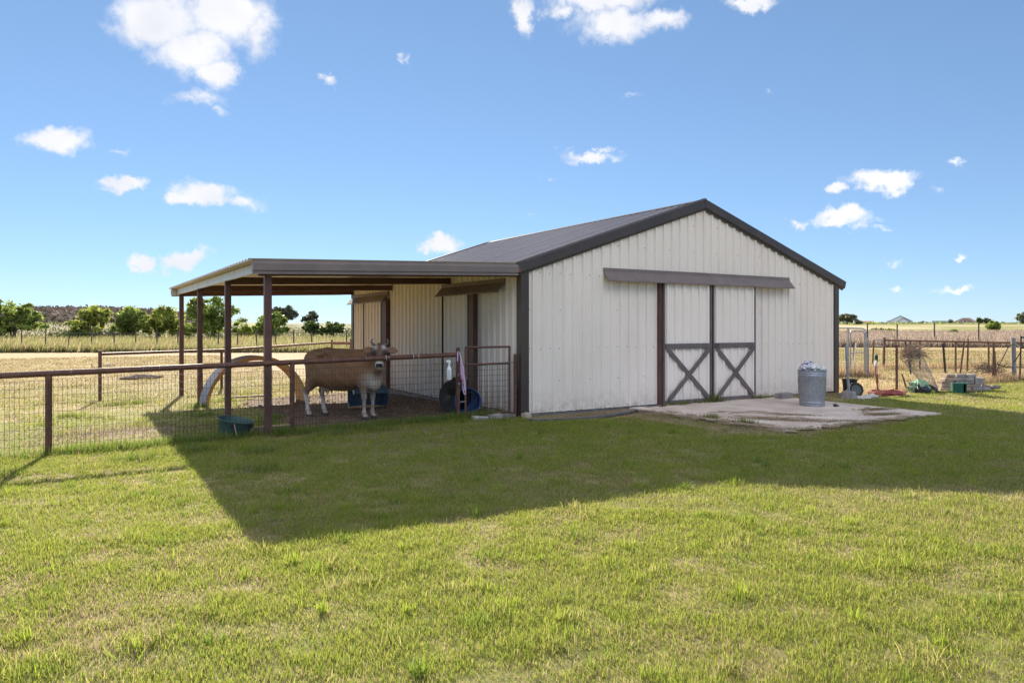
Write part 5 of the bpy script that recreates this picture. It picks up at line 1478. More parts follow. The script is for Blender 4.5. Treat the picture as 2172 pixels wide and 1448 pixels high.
MB().tube([g2 + gd * 0.06 + Vector((0, 0, gz)), g2 + gd * 0.06 + Vector((0, 0, 1.18))], 0.028, 8).build('latch_post', mat('grey_post', (0.24, 0.23, 0.24), 0.6), cg, smooth=True)
# yard hydrant with hose
hx, hy = spot(1862, 18.0)
hz = Hs(hx, hy)
hy_ = thing('yard_hydrant', 'water hydrant with a dark green tap head on a thin rusty pipe', 'hydrant', (hx, hy, hz))
MB().tube([(hx, hy, hz - 0.1), (hx - 0.03, hy, hz + 0.45)], 0.020, 8).build('stand_pipe', M_RUSTPIPE, hy_, smooth=True)
MB().tube([(hx - 0.03, hy, hz + 0.45), (hx - 0.055, hy, hz + 0.78)], 0.014, 8).build('riser', M_GALV, hy_, smooth=True)
M_DGREEN = mat('tap_green', (0.012, 0.05, 0.035), 0.4)
MB().obox((hx - 0.06, hy, hz + 0.84), (0.075, 0.06, 0.17)).build('tap_head', M_DGREEN, hy_, bevel=0.015)
MB().tube([(hx - 0.09, hy - 0.02, hz + 0.90), (hx - 0.02, hy + 0.02, hz + 0.945)], 0.016, 6).build('lever', M_DGREEN, hy_)
MB().tube([(hx - 0.10, hy - 0.02, hz + 0.79), (hx - 0.13, hy - 0.02, hz + 0.74), (hx - 0.135, hy - 0.02, hz + 0.66)], 0.020, 8).build('spout', M_WHITEPAINT, hy_, smooth=True)
M_HOSE = mat('red_hose', (0.26, 0.055, 0.05), 0.5, col2=(0.36, 0.12, 0.10), nscale=10)
hc = Vector((*spot(1880, 17.3), 0)); hcz = Hs(hc.x, hc.y)
pts = [(hx - 0.135, hy - 0.02, hz + 0.66), (hx - 0.12, hy - 0.02, hz + 0.45), (hx - 0.06, hy - 0.01, hz + 0.22), (hx + 0.0, hy - 0.03, hz + 0.05), (hx + 0.03, hy - 0.10, hz + 0.03)]
for k in range(0, 150):
    an = k * 2 * math.pi / 26 + 2.2
    rr = 0.34 + 0.10 * math.sin(k * 0.37) * 0.5 + 0.0004 * k
    pts.append((hc.x + rr * math.cos(an) * 1.05 + 0.03 * math.sin(k * 0.11), hc.y + rr * math.sin(an) * 0.95, hcz + 0.025 + 0.012 * (k / 26) + 0.012 * math.sin(k * 0.9)))
pts.append((hc.x + 0.05, hc.y - 0.15, hcz + 0.16))
tag(MB().tube(pts, 0.014, 7).build('garden_hose', M_HOSE, smooth=True), 'dull red garden hose coiled on the ground below the hydrant', 'hose')
for i, (u, d, r, lab) in enumerate([(1828, 16.6, 0.20, 'flat white stone in the grass left of the coiled hose'), (1848, 16.9, 0.14, 'pale rock resting against the coiled hose')]):
    x, y = spot(u, d)
    lump('pale_stone', lab, 'stone', (x, y, Hs(x, y) + 0.015), r, (1.3, 0.9, 0.22 + 0.2 * i), mat('chalky_stone', (0.58, 0.54, 0.50), 0.9, col2=(0.46, 0.42, 0.38)), 31 + i, 0.25)
# wire fence of the yard
def lean_post(x, y, zt, dx=0.0, dy=0.0, w=0.038, mt=None):
    z0 = Hs(x, y)
    return MB().bar((x, y, z0 - 0.15), (x + dx, y + dy, z0 + zt), w, w * 0.8, (0, 1, 0)), mt or M_RUSTPIPE
wf = thing('wire_fence', 'woven wire yard fence on rusty steel posts right of the barn', 'fence', (*spot(1902, 18.3), 0))
FP = [(9.16, 0.15), spot(1902, 18.3), spot(2107, 21.2), spot(2150, 22.2)]
for (i, zt, dx) in ((1, 1.16, 0.0), (2, 1.12, 0.02)):
    m, mt = lean_post(FP[i][0], FP[i][1], zt, dx, w=0.05); m.build('post', mt, wf)
m, mt = lean_post(*spot(1928, 18.6), 0.42, -0.30, 0.0, 0.03); m.build('brace', mt, wf)
m, mt = lean_post(*spot(2113, 21.4), 0.90, -0.10, 0.0, 0.05); m.build('brace', mt, wf)
m = MB()
for a, b in zip(FP, FP[1:]):
    wire_grid(m, a, b, 0.02, 1.02, 0.0508 * 1.5, 0.1016, 0.0016, Hs(*a), Hs(*b), wav=0.02)
m.build('wire_mesh', M_RUSTWIRE, wf, kind='stuff')
# the far rusty pipe rail fence with its ladder end
pf = thing('rail_fence', 'rusty pipe rail fence with wire mesh and a ladder-like end brace in the dry field', 'fence', (*spot(1876, 27.5), 0))
RP = [(1876, 27.6), (1931, 27.0), (1951, 26.8), (2027, 26.0), (2097, 25.2), (2190, 24.2)]
rr_ = [Vector((*spot(u, d), 0)) for u, d in RP]
MB().tube([Vector((p.x, p.y, 1.09 - 0.006 * i)) for i, p in enumerate(rr_)], 0.030, 8).build('top_rail', M_RUSTPIPE, pf, smooth=True)
for i, p in enumerate(rr_):
    zt = 1.20 if i == 0 else 1.08
    MB().tube([(p.x - (0.06 if i == 0 else 0), p.y, Hs(p.x, p.y) - 0.1), (p.x, p.y, zt)], 0.045 if i == 0 else 0.033, 8).build('post', M_RUSTPIPE, pf, smooth=True)
pb = Vector((*spot(1853, 27.8), 0))
MB().tube([(pb.x - 0.08, pb.y, Hs(pb.x, pb.y)), (pb.x + 0.02, pb.y, 1.12)], 0.032, 8).build('post', M_RUSTPIPE, pf, smooth=True)
for zz in (1.10, 0.86):
    MB().tube([(pb.x, pb.y, zz), (rr_[0].x, rr_[0].y, zz)], 0.022, 8).build('brace_rail', M_GALV, pf, smooth=True)
m = MB()
for a, b in zip(rr_, rr_[1:]): wire_grid(m, a, b, 0.02, 0.98, 0.1016, 0.1016, 0.0018, Hs(a.x, a.y), Hs(b.x, b.y), wav=0.03)
m.build('wire_mesh', M_RUSTWIRE, pf, kind='stuff')
# loose leaning posts between the two fences
LAB = ['thin dark steel post leaning left above the wire roll', 'dark steel post leaning left in the dry grass above the stone pile', 'dark steel post leaning right beside the upright one', 'upright tall dark steel post standing in the dry grass', 'short thin post in the weeds behind the chain link gate', 'pale pointed stake behind the chain link gate']
for (u, d, zt, dl, w, mt), lab in zip([(1934, 24.5, 1.10, -0.22, 0.045, M_BLACK), (2006, 25.4, 1.02, -0.09, 0.06, M_BLACK), (2036, 25.4, 1.06, 0.15, 0.045, M_RUSTPIPE), (2051, 26.3, 1.16, 0.05, 0.05, M_RUSTPIPE), (1811, 26.0, 1.05, 0.02, 0.05, M_RUSTWIRE), (1808, 25.5, 1.05, 0.12, 0.04, M_WHITEPAINT)], LAB):
    x, y = spot(u, d)
    m, _ = lean_post(x, y, zt, RIGHT.x * dl, RIGHT.y * dl, w)
    tag(m.build('steel_post' if mt is not M_WHITEPAINT else 'stake', mt), lab, 'post', 'loose posts in the dry grass')
# grey wooden post, cable and the dark gate leaf at the right edge
wx, wy = spot(2150, 22.2); wz = Hs(wx, wy)
o = MB().tube([(wx + 0.03, wy, wz - 0.2), (wx, wy, wz + 0.6), (wx - 0.02, wy, wz + 1.28)], [0.075, 0.068, 0.064], 10)
tag(o.build('wooden_post', mat('grey_wood', (0.22, 0.21, 0.21), 0.85, col2=(0.32, 0.31, 0.31), nscale=7, stretch=(1, 1, 0.2), bump=0.4), smooth=True), 'round weathered grey wooden post beside the dark gate', 'post')
dg = thing('field_gate', 'dark green tube field gate cut off by the right picture edge', 'gate', (*spot(2162, 21.9), 0))
d0, d1 = Vector((*spot(2164, 21.8), 0)), Vector((*spot(2260, 21.0), 0)); dz = Hs(d0.x, d0.y)
M_GATE = mat('gate_green', (0.02, 0.035, 0.035), 0.5)
def gt_(a, b, nm): MB().tube([a, b], 0.024, 8).build(nm, M_GATE, dg, smooth=True)
gt_(d0 + Vector((-0.03, 0, dz + 0.03)), d0 + Vector((0.05, 0, dz + 1.34)), 'stile')
for zz, nm in ((1.30, 'rail'), (0.99, 'rail'), (0.06, 'rail')): gt_(d0 + Vector((0.04, 0, dz + zz)), d1 + Vector((0, 0, dz + zz)), nm)
m = MB(); wire_grid(m, d0, d1, 0.08, 0.99, 0.1016, 0.1016, 0.002, dz, dz); m.build('wire_mesh', M_RUSTWIRE, dg, kind='stuff')
sp = lambda u, z, d: Vector((*spot(u, d), z))
tag(MB().tube([sp(2112, 0.28, 21.6), sp(2125, 0.62, 21.8), sp(2138, 0.98, 22.0), sp(2147, 1.08, 22.05), sp(2158, 1.06, 21.9), sp(2165, 1.00, 21.7), sp(2166, 0.90, 21.7), sp(2158, 0.70, 21.8), sp(2150, 0.55, 21.95)], 0.016, 6).build('black_cable', mat('cable', (0.03, 0.035, 0.035), 0.5), smooth=True), 'dark cable slung from the ground to the wooden post and gate', 'cable')
tag(MB().tube([sp(2106, 0.52, 21.5), sp(2120, 0.48, 21.6), sp(2136, 0.40, 21.8), sp(2150, 0.38, 22.3), sp(2172, 0.37, 22.3)], 0.013, 6).build('black_cable', M_BLACK, smooth=True), 'thin dark wire sagging low between the fence post and the gate', 'cable')
# leaning roll of fence wire with dry brush caught in it
rl = thing('wire_roll', 'loose roll of old fence wire leaning over, spread at the top', 'wire roll', (*spot(1982, 18.3), 0))
b0 = Vector((*spot(1982, 18.1), 0.03)); t0 = Vector((*spot(1930, 18.6), 0.93))
m = MB()
axv = (t0 - b0).normalized(); s1 = axv.cross(Vector((0, 0, 1))).normalized(); s2 = axv.cross(s1)
L = (t0 - b0).length
for k in range(26):
    an = 2 * math.pi * k / 26
    m.tube([b0 + axv * (L * t) + (s1 * math.cos(an + 0.3 * t) + s2 * math.sin(an + 0.3 * t)) * (0.10 + 0.15 * t) + Vector((random.uniform(-.012, .012), 0, random.uniform(-.012, .012))) for t in (0, .25, .5, .75, 1.0)], 0.0042, 3, cap=False)
for j in range(12):
    t = j / 11
    m.tube([b0 + axv * (L * t) + (s1 * math.cos(k * math.pi / 9) + s2 * math.sin(k * math.pi / 9)) * (0.10 + 0.15 * t) for k in range(19)], 0.004, 3, cap=False)
m.build('wire_strands', mat('old_wire', (0.26, 0.22, 0.20), 0.6, metal=0.2), rl, kind='stuff')
# dry brush caught on top
def stalks(name, c, r, n, ln, mt, label, cat, flat=1.0, wid=0.006, up=0.4):
    m = MB(); rr = random.Random(len(name) + n)
    for _ in range(n):
        d = Vector((rr.gauss(0, 1), rr.gauss(0, 1), rr.gauss(0, 1) * flat + up)).normalized()
        p = Vector(c) + Vector((rr.gauss(0, r), rr.gauss(0, r), rr.gauss(0, r * flat)))
        l_ = ln * rr.uniform(.5, 1.3)
        m.tube([p - d * l_ * .5, p + Vector((rr.gauss(0, .02), rr.gauss(0, .02), rr.gauss(0, .02))), p + d * l_ * .5], wid, 3, cap=False)
    return tag(m.build(name, mt), label, cat)
stalks('dry_brush', t0 + Vector((0.05, 0, 0.02)), 0.13, 260, 0.30, mat('dry_stalk', (0.34, 0.25, 0.18), 0.9, col2=(0.22, 0.15, 0.11), nscale=20), 'tangle of dry brown brush caught on the top of the wire roll', 'brush', 0.7)
stalks('wire_tangle', Vector((*spot(2096, 22.2), 0.30)), 0.20, 170, 0.30, mat('dark_stalk', (0.12, 0.09, 0.075), 0.8), 'dark tangle of wire and twigs in the grass by the right fence post', 'tangle', 0.5)
# green netting and black hose loops at its foot
nc = Vector((*spot(1958, 17.9), 0)); nz = Hs(nc.x, nc.y)
lump('green_netting', 'crumpled pale green netting heaped at the foot of the wire roll', 'netting', (nc.x + 0.02, nc.y + 0.1, nz + 0.09), 0.26, (1.1, 0.8, 0.75), mat('green_net', (0.16, 0.28, 0.15), 0.8, col2=(0.34, 0.46, 0.32), nscale=18), 41, 0.45, 26, 2.6)
pts = []
for k in range(70):
    an = k * 2 * math.pi / 22
    pts.append((nc.x - 0.08 + (0.30 - 0.002 * k) * math.cos(an) * 1.2, nc.y - 0.16 + 0.16 * math.sin(an), nz + 0.10 + 0.09 * math.sin(an) + 0.02 * math.sin(k * 0.4)))
for k in range(12): pts.append((nc.x + 0.25 + 0.09 * k, nc.y - 0.25 - 0.05 * k, nz + 0.02))
tag(MB().tube(pts, 0.016, 6).build('black_hose', M_BLACK, smooth=True), 'loops of black hose piled against the green netting', 'hose')
lump('dark_rags', 'dark bundle lying under the black hose loops', 'bundle', (nc.x - 0.05, nc.y - 0.02, nz + 0.06), 0.2, (1.2, 0.7, 0.5), mat('dark_cloth', (0.03, 0.045, 0.05), 0.8), 44, 0.4)
# pile of stone wall blocks
M_PAVER = mat('wall_block', (0.27, 0.20, 0.15), 0.9, col2=(0.36, 0.28, 0.22), nscale=10, vary=0.18, bump=0.5, bscale=30)
M_PAVER2 = mat('wall_block_grey', (0.24, 0.21, 0.20), 0.9, col2=(0.33, 0.30, 0.29), nscale=10, vary=0.15, bump=0.5, bscale=30)
base = Vector((*spot(1988, 18.5), 0)); bzz = Hs(base.x, base.y)
ua = (RIGHT * 0.96 + VIEW * -0.05).normalized(); va = Vector((-ua.y, ua.x, 0))
def blk(a, b, z, w, dpt, h, yaw, mt, roll=0.0):
    q = rotz(math.atan2(ua.y, ua.x) + yaw) @ Matrix.Rotation(roll, 3, 'Y')
    m = MB().obox(base + ua * a + va * b + Vector((0, 0, bzz + z + h / 2)), (w, dpt, h), q)
    for p in m.v: p += Vector((random.uniform(-.010, .010), random.uniform(-.010, .010), random.uniform(-.006, .006)))
    o = m.build('stone_block', mt, bevel=0.010)
    return o
for lv in range(5):
    n_ = (5, 4, 4, 4, 3)[lv]
    for k in range(n_):
        if lv < 4 and k == 0: w, mt = 0.30, M_PAVER
        else: w, mt = 0.22, (M_PAVER if random.random() < 0.35 else M_PAVER2)
        a = 0.02 + 0.05 * lv + (0.16 if k == 0 else 0.16 + 0.155 + 0.225 * (k - 0.5)) + random.uniform(-.015, .015)
        tag(blk(a, random.uniform(-.04, .04) + 0.04 * lv, 0.082 * lv, w, 0.26, 0.078, random.uniform(-.10, .10), mt, roll=-0.03), '%s block from the left in the %s of the stone pile' % (('first', 'second', 'third', 'fourth', 'fifth')[k], ('bottom course', 'second course', 'middle course', 'fourth course', 'top course')[lv]), 'block', 'stacked stone wall blocks')
for k, (a, b, yaw, roll) in enumerate([(1.10, 0.0, 0.4, 0.15), (1.28, 0.08, -0.3, 0.25), (1.05, 0.2, 0.9, 0.0), (1.42, -0.02, 1.2, 0.1)]):
    tag(blk(a, b, 0.02 + 0.04 * (k % 2), 0.26, 0.18, 0.075, yaw, M_PAVER2, roll), ['tumbled block leaning at the right end of the stone pile', 'loose stone slab slid off the right of the stone pile', 'stone block lying behind the right end of the pile', 'last outlying stone block at the far right of the pile'][k], 'block', 'tumbled stone wall blocks')
# green box
gb = Vector((*spot(2037, 17.75), 0)); gzz = Hs(gb.x, gb.y)
t = thing('green_crate', 'dark green plastic box lying open on its side in front of the stone pile', 'crate', (gb.x, gb.y, gzz))
M_GB = mat('green_box', (0.008, 0.085, 0.055), 0.45)
q = rotz(math.atan2(ua.y, ua.x) - 0.25)
def gbx(c, s_, nm, mt=M_GB): MB().obox(gb + q @ Vector(c) + Vector((0, 0, gzz)), s_, q).build(nm, mt, t, bevel=0.004)
gbx((0, 0, 0.010), (0.36, 0.24, 0.012), 'wall'); gbx((0, 0, 0.235), (0.36, 0.24, 0.012), 'wall'); gbx((-0.174, 0, 0.1225), (0.012, 0.24, 0.212), 'wall')
gbx((-0.065, -0.114, 0.1225), (0.205, 0.012, 0.212), 'wall'); gbx((0, 0.114, 0.1225), (0.335, 0.012, 0.212), 'wall')
gbx((0.10, 0.02, 0.1225), (0.010, 0.17, 0.212), 'divider', mat('green_box_dark', (0.006, 0.05, 0.035), 0.5))
# ------------------------------------------------------------------ far fences
def t_post_fence(name, label, us, dfun, zt, mt):
    t = thing(name, label, 'fence', (*spot(us[0], dfun(us[0])), 0))
    for u in us:
        x, y = spot(u, dfun(u)); z = Hs(x, y)
        h_ = zt * random.uniform(0.92, 1.12)
        MB().box(x - 0.035, x + 0.035, y - 0.035, y + 0.035, z - 0.2, z + h_).build('post', mt, t)
    for zz in (0.45, 0.8, 1.1):
        m = MB(); m.tube([(*spot(u, dfun(u)), Hs(*spot(u, dfun(u))) + zz * zt / 1.25) for u in us], 0.006, 3, cap=False); m.build('wire', M_RUSTWIRE, t)
t_post_fence('barbed_wire_fence', 'thin wire fence on steel posts along the tall weeds at far left', [-60, -10, 46, 97, 146, 194, 242, 288, 333, 377, 425, 463, 504, 544, 584, 623, 661, 735, 775], lambda u: 47.5, 1.30, mat('post_dark', (0.09, 0.08, 0.07), 0.8))
t_post_fence('barbed_wire_fence', 'wire fence on tall steel posts in the mauve weeds at right', [1840, 1903, 1982, 2076, 2190], lambda u: 58 - (u - 1903) * 0.012, 1.75, mat('post_dark', (0.09, 0.08, 0.07), 0.8))

# ------------------------------------------------------------------ trees
def leaf_mesh(lobes, nleaf, size, cols, seed, clumps=60, tight=0.16, droop=0.0):
    """lobes: (cx, cy, cz, rx, ry, rz, share) relative to the tree base"""
    r_ = np.random.default_rng(seed)
    sh = np.array([l[6] for l in lobes], float); sh /= sh.sum()
    Pn, Cn = [], []
    for (cx, cy, cz, rx, ry, rz_, _), s_ in zip(lobes, sh):
        k = max(4, int(clumps * s_)); n = int(nleaf * s_)
        d = r_.normal(size=(k, 3)); d /= np.linalg.norm(d, axis=1)[:, None]
        rad_ = r_.uniform(0.1, 0.95, k) ** 0.6
        ext = np.array([rx, ry, rz_])
        cc = d * rad_[:, None] * ext + np.array([cx, cy, cz])
        w = r_.integers(0, k, n)
        # each clump is a leafy spray running outwards and up
        dr = d * np.array([1, 1, 0.7]) + np.array([0, 0, 0.45]) + r_.normal(size=(k, 3)) * 0.35
        dr /= np.linalg.norm(dr, axis=1)[:, None]
        ln_ = r_.uniform(0.10, 0.34, k) * ext.max()
        tt = r_.random(n)
        sz = tight * ext * (0.45 + 0.6 * (1 - tt))[:, None] * r_.uniform(0.6, 1.3, k)[w][:, None]
        p = cc[w] + dr[w] * (ln_[w] * tt)[:, None] + r_.normal(size=(n, 3)) * sz
        b = r_.uniform(0.6, 1.25, k)[w]
        Pn.append(p); Cn.append(np.asarray(cols)[r_.integers(0, len(cols), n)] * (b * r_.uniform(0.8, 1.2, n))[:, None])
    P = np.concatenate(Pn); C = np.concatenate(Cn)
    P[:, 2] = np.maximum(P[:, 2], 0.05)
    n = len(P)
    a = r_.normal(size=(n, 3)); a /= np.linalg.norm(a, axis=1)[:, None]
    b = np.cross(a, r_.normal(size=(n, 3))); b /= np.linalg.norm(b, axis=1)[:, None]
    s_ = size * r_.uniform(0.6, 1.4, n)[:, None]
    V = np.stack((P - a * s_, P + b * s_ * 0.5, P + a * s_, P - b * s_ * 0.5), 1).reshape(-1, 3)
    return V, np.arange(n * 4), np.full(n, 4), np.repeat(C, 4, 0)
OLIVE = [(0.272, 0.340, 0.076), (0.204, 0.281, 0.060), (0.340, 0.391, 0.102)]
YELLOWG = [(0.360, 0.405, 0.075), (0.285, 0.345, 0.068), (0.435, 0.450, 0.105)]
DARKG = [(0.128, 0.178, 0.051), (0.170, 0.221, 0.060), (0.102, 0.145, 0.048)]
GREYG = [(0.17, 0.19, 0.115), (0.21, 0.22, 0.13), (0.15, 0.165, 0.105)]
def tree(u, d, h, w, lobes, cols, label, group, name='tree', nleaf=5200, size=0.16, seed=0, bare=0, trunk=0.12, stems=3, clumps=60, tight=0.16, cat='tree'):
    x, y = spot(u, d); z = Hs(x, y)
    t = thing(name, label, cat, (x, y, z), group)
    rr = random.Random(seed)
    # trunk: a few stems with limbs reaching into each lobe
    m = MB()
    for i in range(stems):
        ax_ = (i - (stems - 1) / 2) * trunk * 1.2
        m.tube([(x + ax_ * RIGHT.x, y + ax_ * RIGHT.y, z - 0.2), (x + ax_ * 1.6 * RIGHT.x + rr.uniform(-.1, .1), y + ax_ * 1.6 * RIGHT.y, z + h * 0.22), (x + ax_ * 2.5 * RIGHT.x + rr.uniform(-.2, .2), y + ax_ * 2.5 * RIGHT.y, z + h * 0.45)], [trunk, trunk * 0.75, trunk * 0.5], 7)
    L3 = []
    for (lx, ly, lz, rx, ry, rz_, s_) in lobes:
        cx = x + RIGHT.x * lx * w + VIEW.x * ly * w; cy = y + RIGHT.y * lx * w + VIEW.y * ly * w; cz = z + lz * h
        m.tube([(x, y, z + h * 0.18), ((x + cx) / 2 + rr.uniform(-.1, .1), (y + cy) / 2, (z + h * .2 + cz) / 2), (cx, cy, cz)], [trunk * 0.6, trunk * 0.4, trunk * 0.15], 5)
        for _ in range(3):
            m.tube([(cx, cy, cz), (cx + rr.gauss(0, rx * w * .6), cy + rr.gauss(0, rx * w * .6), cz + rr.uniform(-.3, .9) * rz_ * h)], [trunk * 0.2, trunk * 0.05], 4)
        L3.append((cx - x, cy - y, cz - z, rx * w, rx * w, rz_ * h, s_))
    for _ in range(bare):
        cx, cz = x + RIGHT.x * rr.uniform(-.3, .3) * w, z + h * rr.uniform(0.85, 0.95)
        cy = y + RIGHT.y * rr.uniform(-.3, .3) * w
        m.tube([(cx, cy, z + h * .6), (cx + rr.uniform(-.3, .3), cy, cz), (cx + rr.uniform(-.7, .7), cy, cz + h * rr.uniform(0.08, 0.16))], [0.06, 0.035, 0.012], 4)
    m.build('trunk', M_BARK, t)
    V, F, T, C = leaf_mesh(L3, int(nleaf * 1.5), size, cols, seed, clumps, tight)
    np_mesh('crown', V + np.array([x, y, z]), F, T, M_LEAF, C, parent=t, origin=(x, y, z))
    return t
GL = 'trees along the far left field edge'
def px_m(d, n): return n / F_PIX * d
D1 = 84
tree(28, 80, px_m(80, 92), px_m(80, 150), [(-0.25, 0, 0.62, 0.22, 0, 0.30, 1.0), (0.05, 0, 0.50, 0.26, 0, 0.30, 1.5), (0.28, 0.05, 0.38, 0.20, 0, 0.20, .8), (-0.15, 0, 0.25, 0.32, 0, 0.22, 1.4), (-0.32, 0, .85, .12, 0, .12, .25), (.2, 0, .75, .12, 0, .1, .25)], OLIVE, 'loose windswept tree at the left picture edge', GL, seed=1, nleaf=7000, size=0.15, clumps=90)
tree(190, D1, px_m(D1, 70), px_m(D1, 92), [(0.05, 0, 0.72, 0.34, 0, 0.24, 1.6), (-0.22, 0, 0.45, 0.24, 0, 0.18, .9), (0.22, 0, 0.50, 0.20, 0, 0.22, .8), (0, 0, 0.22, 0.30, 0, 0.16, .8), (.32, 0, .78, .13, 0, .12, .3)], YELLOWG, 'yellow-green tree with open stems standing alone in the weeds', GL, seed=2, clumps=70)
tree(278, D1 + 1, px_m(D1, 66), px_m(D1, 66), [(0.0, 0, 0.60, 0.48, 0, 0.38, 2), (-0.2, 0, 0.3, 0.35, 0, 0.26, 1)], OLIVE, 'rounded dark olive tree touching its brighter neighbour', GL, seed=3)
tree(336, D1, px_m(D1, 66), px_m(D1, 78), [(0.05, 0, 0.62, 0.42, 0, 0.34, 2), (-0.25, 0, 0.45, 0.24, 0, 0.26, .8), (.25, 0, .35, .25, 0, .26, .9)], YELLOWG, 'broad bright green tree left of the lean-to posts', GL, seed=4, nleaf=6000)
tree(382, D1, px_m(D1, 44), px_m(D1, 44), [(0, 0, 0.5, 0.45, 0, 0.45, 1)], YELLOWG, 'low bright bush right under the lean-to corner', GL, 'bush', seed=5, nleaf=2200, cat='bush')
tree(452, D1 - 2, px_m(D1 - 2, 94), px_m(D1 - 2, 122), [(-0.27, 0, 0.72, 0.18, 0, 0.24, 1), (0.0, 0, 0.62, 0.30, 0, 0.30, 2), (0.02, 0, 0.88, 0.16, 0, 0.10, .35), (0.26, 0, 0.42, 0.24, 0, 0.24, 1.3), (-0.15, 0, 0.30, 0.35, 0, 0.26, 1.8)], OLIVE, 'tallest tree behind the lean-to posts with bare twigs on top', GL, seed=6, nleaf=8500, bare=5, clumps=100)
tree(526, D1 + 2, px_m(D1, 30), px_m(D1, 46), [(0, 0, 0.5, 0.5, 0, 0.45, 1)], YELLOWG, 'low pale bush between the tall tree and the round one', GL, 'bush', seed=7, nleaf=1800, cat='bush')
tree(574, D1, px_m(D1, 58), px_m(D1, 76), [(0.0, 0, 0.60, 0.42, 0, 0.36, 2), (-0.22, 0, 0.35, 0.3, 0, 0.26, 1), (.2, 0, .3, .3, 0, .26, 1)], OLIVE, 'round green tree directly behind the front lean-to post', GL, seed=8)
tree(665, 105, px_m(105, 30), px_m(105, 42), [(-0.1, 0, 0.6, 0.5, 0, 0.35, 1), (.2, 0, .4, .35, 0, .3, .6)], DARKG, 'flat-topped shrub on the slope left of the barn', GL, 'bush', seed=9, nleaf=2400, cat='bush', stems=2)
tree(706, 103, px_m(103, 32), px_m(103, 50), [(0.1, 0, 0.6, 0.45, 0, 0.36, 1), (-.25, 0, .4, .3, 0, .3, .6)], DARKG, 'spreading shrub on the slope nearest the barn', GL, 'bush', seed=10, nleaf=2600, cat='bush', stems=2)
tree(602, 235, px_m(235, 40), px_m(235, 62), [(-0.22, 0, 0.75, 0.24, 0, 0.22, 1), (0.12, 0, 0.55, 0.34, 0, 0.36, 1.8), (-.4, 0, .55, .14, 0, .12, .3)], GREYG, 'large dark tree on the skyline above the round green one', 'skyline trees', seed=11, size=0.36, trunk=0.3, stems=2)
tree(656, 235, px_m(235, 30), px_m(235, 40), [(0.12, 0, 0.72, 0.30, 0, 0.24, 1.4), (-.30, 0, .48, .22, 0, .24, .8), (.3, 0, .45, .22, 0, .22, .7), (0, 0, .35, .3, 0, .3, .8)], GREYG, 'smaller dark tree standing alone on the skyline left of the barn', 'skyline trees', seed=12, size=0.34, nleaf=3000, trunk=0.25, stems=2)
# brambles under the trees
for i, (u, w_, h_, lab) in enumerate([(165, 60, 17, 'dark low bramble under the yellow-green tree'), (232, 46, 15, 'grey-green bramble right of the yellow-green tree'), (120, 40, 10, 'low scrub between the two left trees')]):
    tree(u, D1 - 3, px_m(D1, h_), px_m(D1, w_), [(0, 0, 0.5, 0.5, 0, 0.5, 1), (-.3, 0, .4, .3, 0, .4, .6)], DARKG if i == 0 else GREYG, lab, 'brambles at the far left field edge', 'bramble', seed=40 + i, nleaf=1500, cat='bush', stems=1, trunk=0.05)
GR = 'trees near the far houses'
tree(1797, 380, px_m(380, 22), px_m(380, 36), [(0, 0, 0.58, 0.48, 0, 0.40, 2)], GREYG, 'round dark tree right beside the barn corner on the horizon', GR, seed=13, size=0.5, nleaf=2600, trunk=0.3, stems=1)
tree(2108, 175, px_m(175, 22), px_m(175, 28), [(0, 0, 0.55, 0.46, 0, 0.45, 2)], OLIVE, 'green bushy tree standing in the field before the brick house', GR, seed=14, size=0.24, nleaf=2600, trunk=0.15, stems=1)
tree(2172, 330, px_m(330, 22), px_m(330, 30), [(0, 0, 0.55, 0.5, 0, 0.45, 2)], GREYG, 'dark tree at the right picture edge on the horizon', GR, seed=15, size=0.45, nleaf=2200, trunk=0.25, stems=1)
tree(2078, 400, px_m(400, 14), px_m(400, 12), [(0, 0, 0.55, 0.5, 0, 0.45, 2)], DARKG, 'small pointed tree right of the brick house', GR, seed=16, size=0.4, nleaf=900, trunk=0.2, stems=1)
tree(2092, 400, px_m(400, 13), px_m(400, 16), [(0, 0, 0.55, 0.5, 0, 0.45, 2)], GREYG, 'small grey tree between the pointed tree and the green bushy one', GR, seed=17, size=0.4, nleaf=900, trunk=0.2, stems=1)
tree(1821, 400, px_m(400, 8), px_m(400, 14), [(0, 0, 0.5, 0.5, 0, 0.5, 2)], GREYG, 'low dark bush right of the round horizon tree', GR, 'bush', seed=18, size=0.4, nleaf=600, cat='bush', trunk=0.1, stems=1)
tree(1958, 420, px_m(420, 6), px_m(420, 16), [(0, 0, 0.5, 0.5, 0, 0.5, 2)], GREYG, 'low bush between the white house and the green-roofed shed', GR, 'bush', seed=19, size=0.4, nleaf=500, cat='bush', trunk=0.1, stems=1)
tree(2016, 430, px_m(420, 10), px_m(420, 12), [(0, 0, 0.5, 0.5, 0, 0.5, 2)], GREYG, 'dark bush at the left end of the brick house', GR, 'bush', seed=21, size=0.4, nleaf=500, cat='bush', trunk=0.1, stems=1)
for i, (u, d, w_, h_, cols, lab) in enumerate([(1887, 150, 20, 9, YELLOWG, 'yellow-green weed clump in the mauve field'), (1862, 165, 30, 8, DARKG, 'low dark green scrub in the field left of the yellow clump'), (2023, 130, 14, 9, OLIVE, 'small green bush alone in the mauve field')]):
    tree(u, d, px_m(d, h_), px_m(d, w_), [(0, 0, 0.5, 0.5, 0, 0.5, 1)], cols, lab, 'shrubs in the right field', 'bush', seed=60 + i, nleaf=900, size=0.2, cat='bush', stems=1, trunk=0.05)
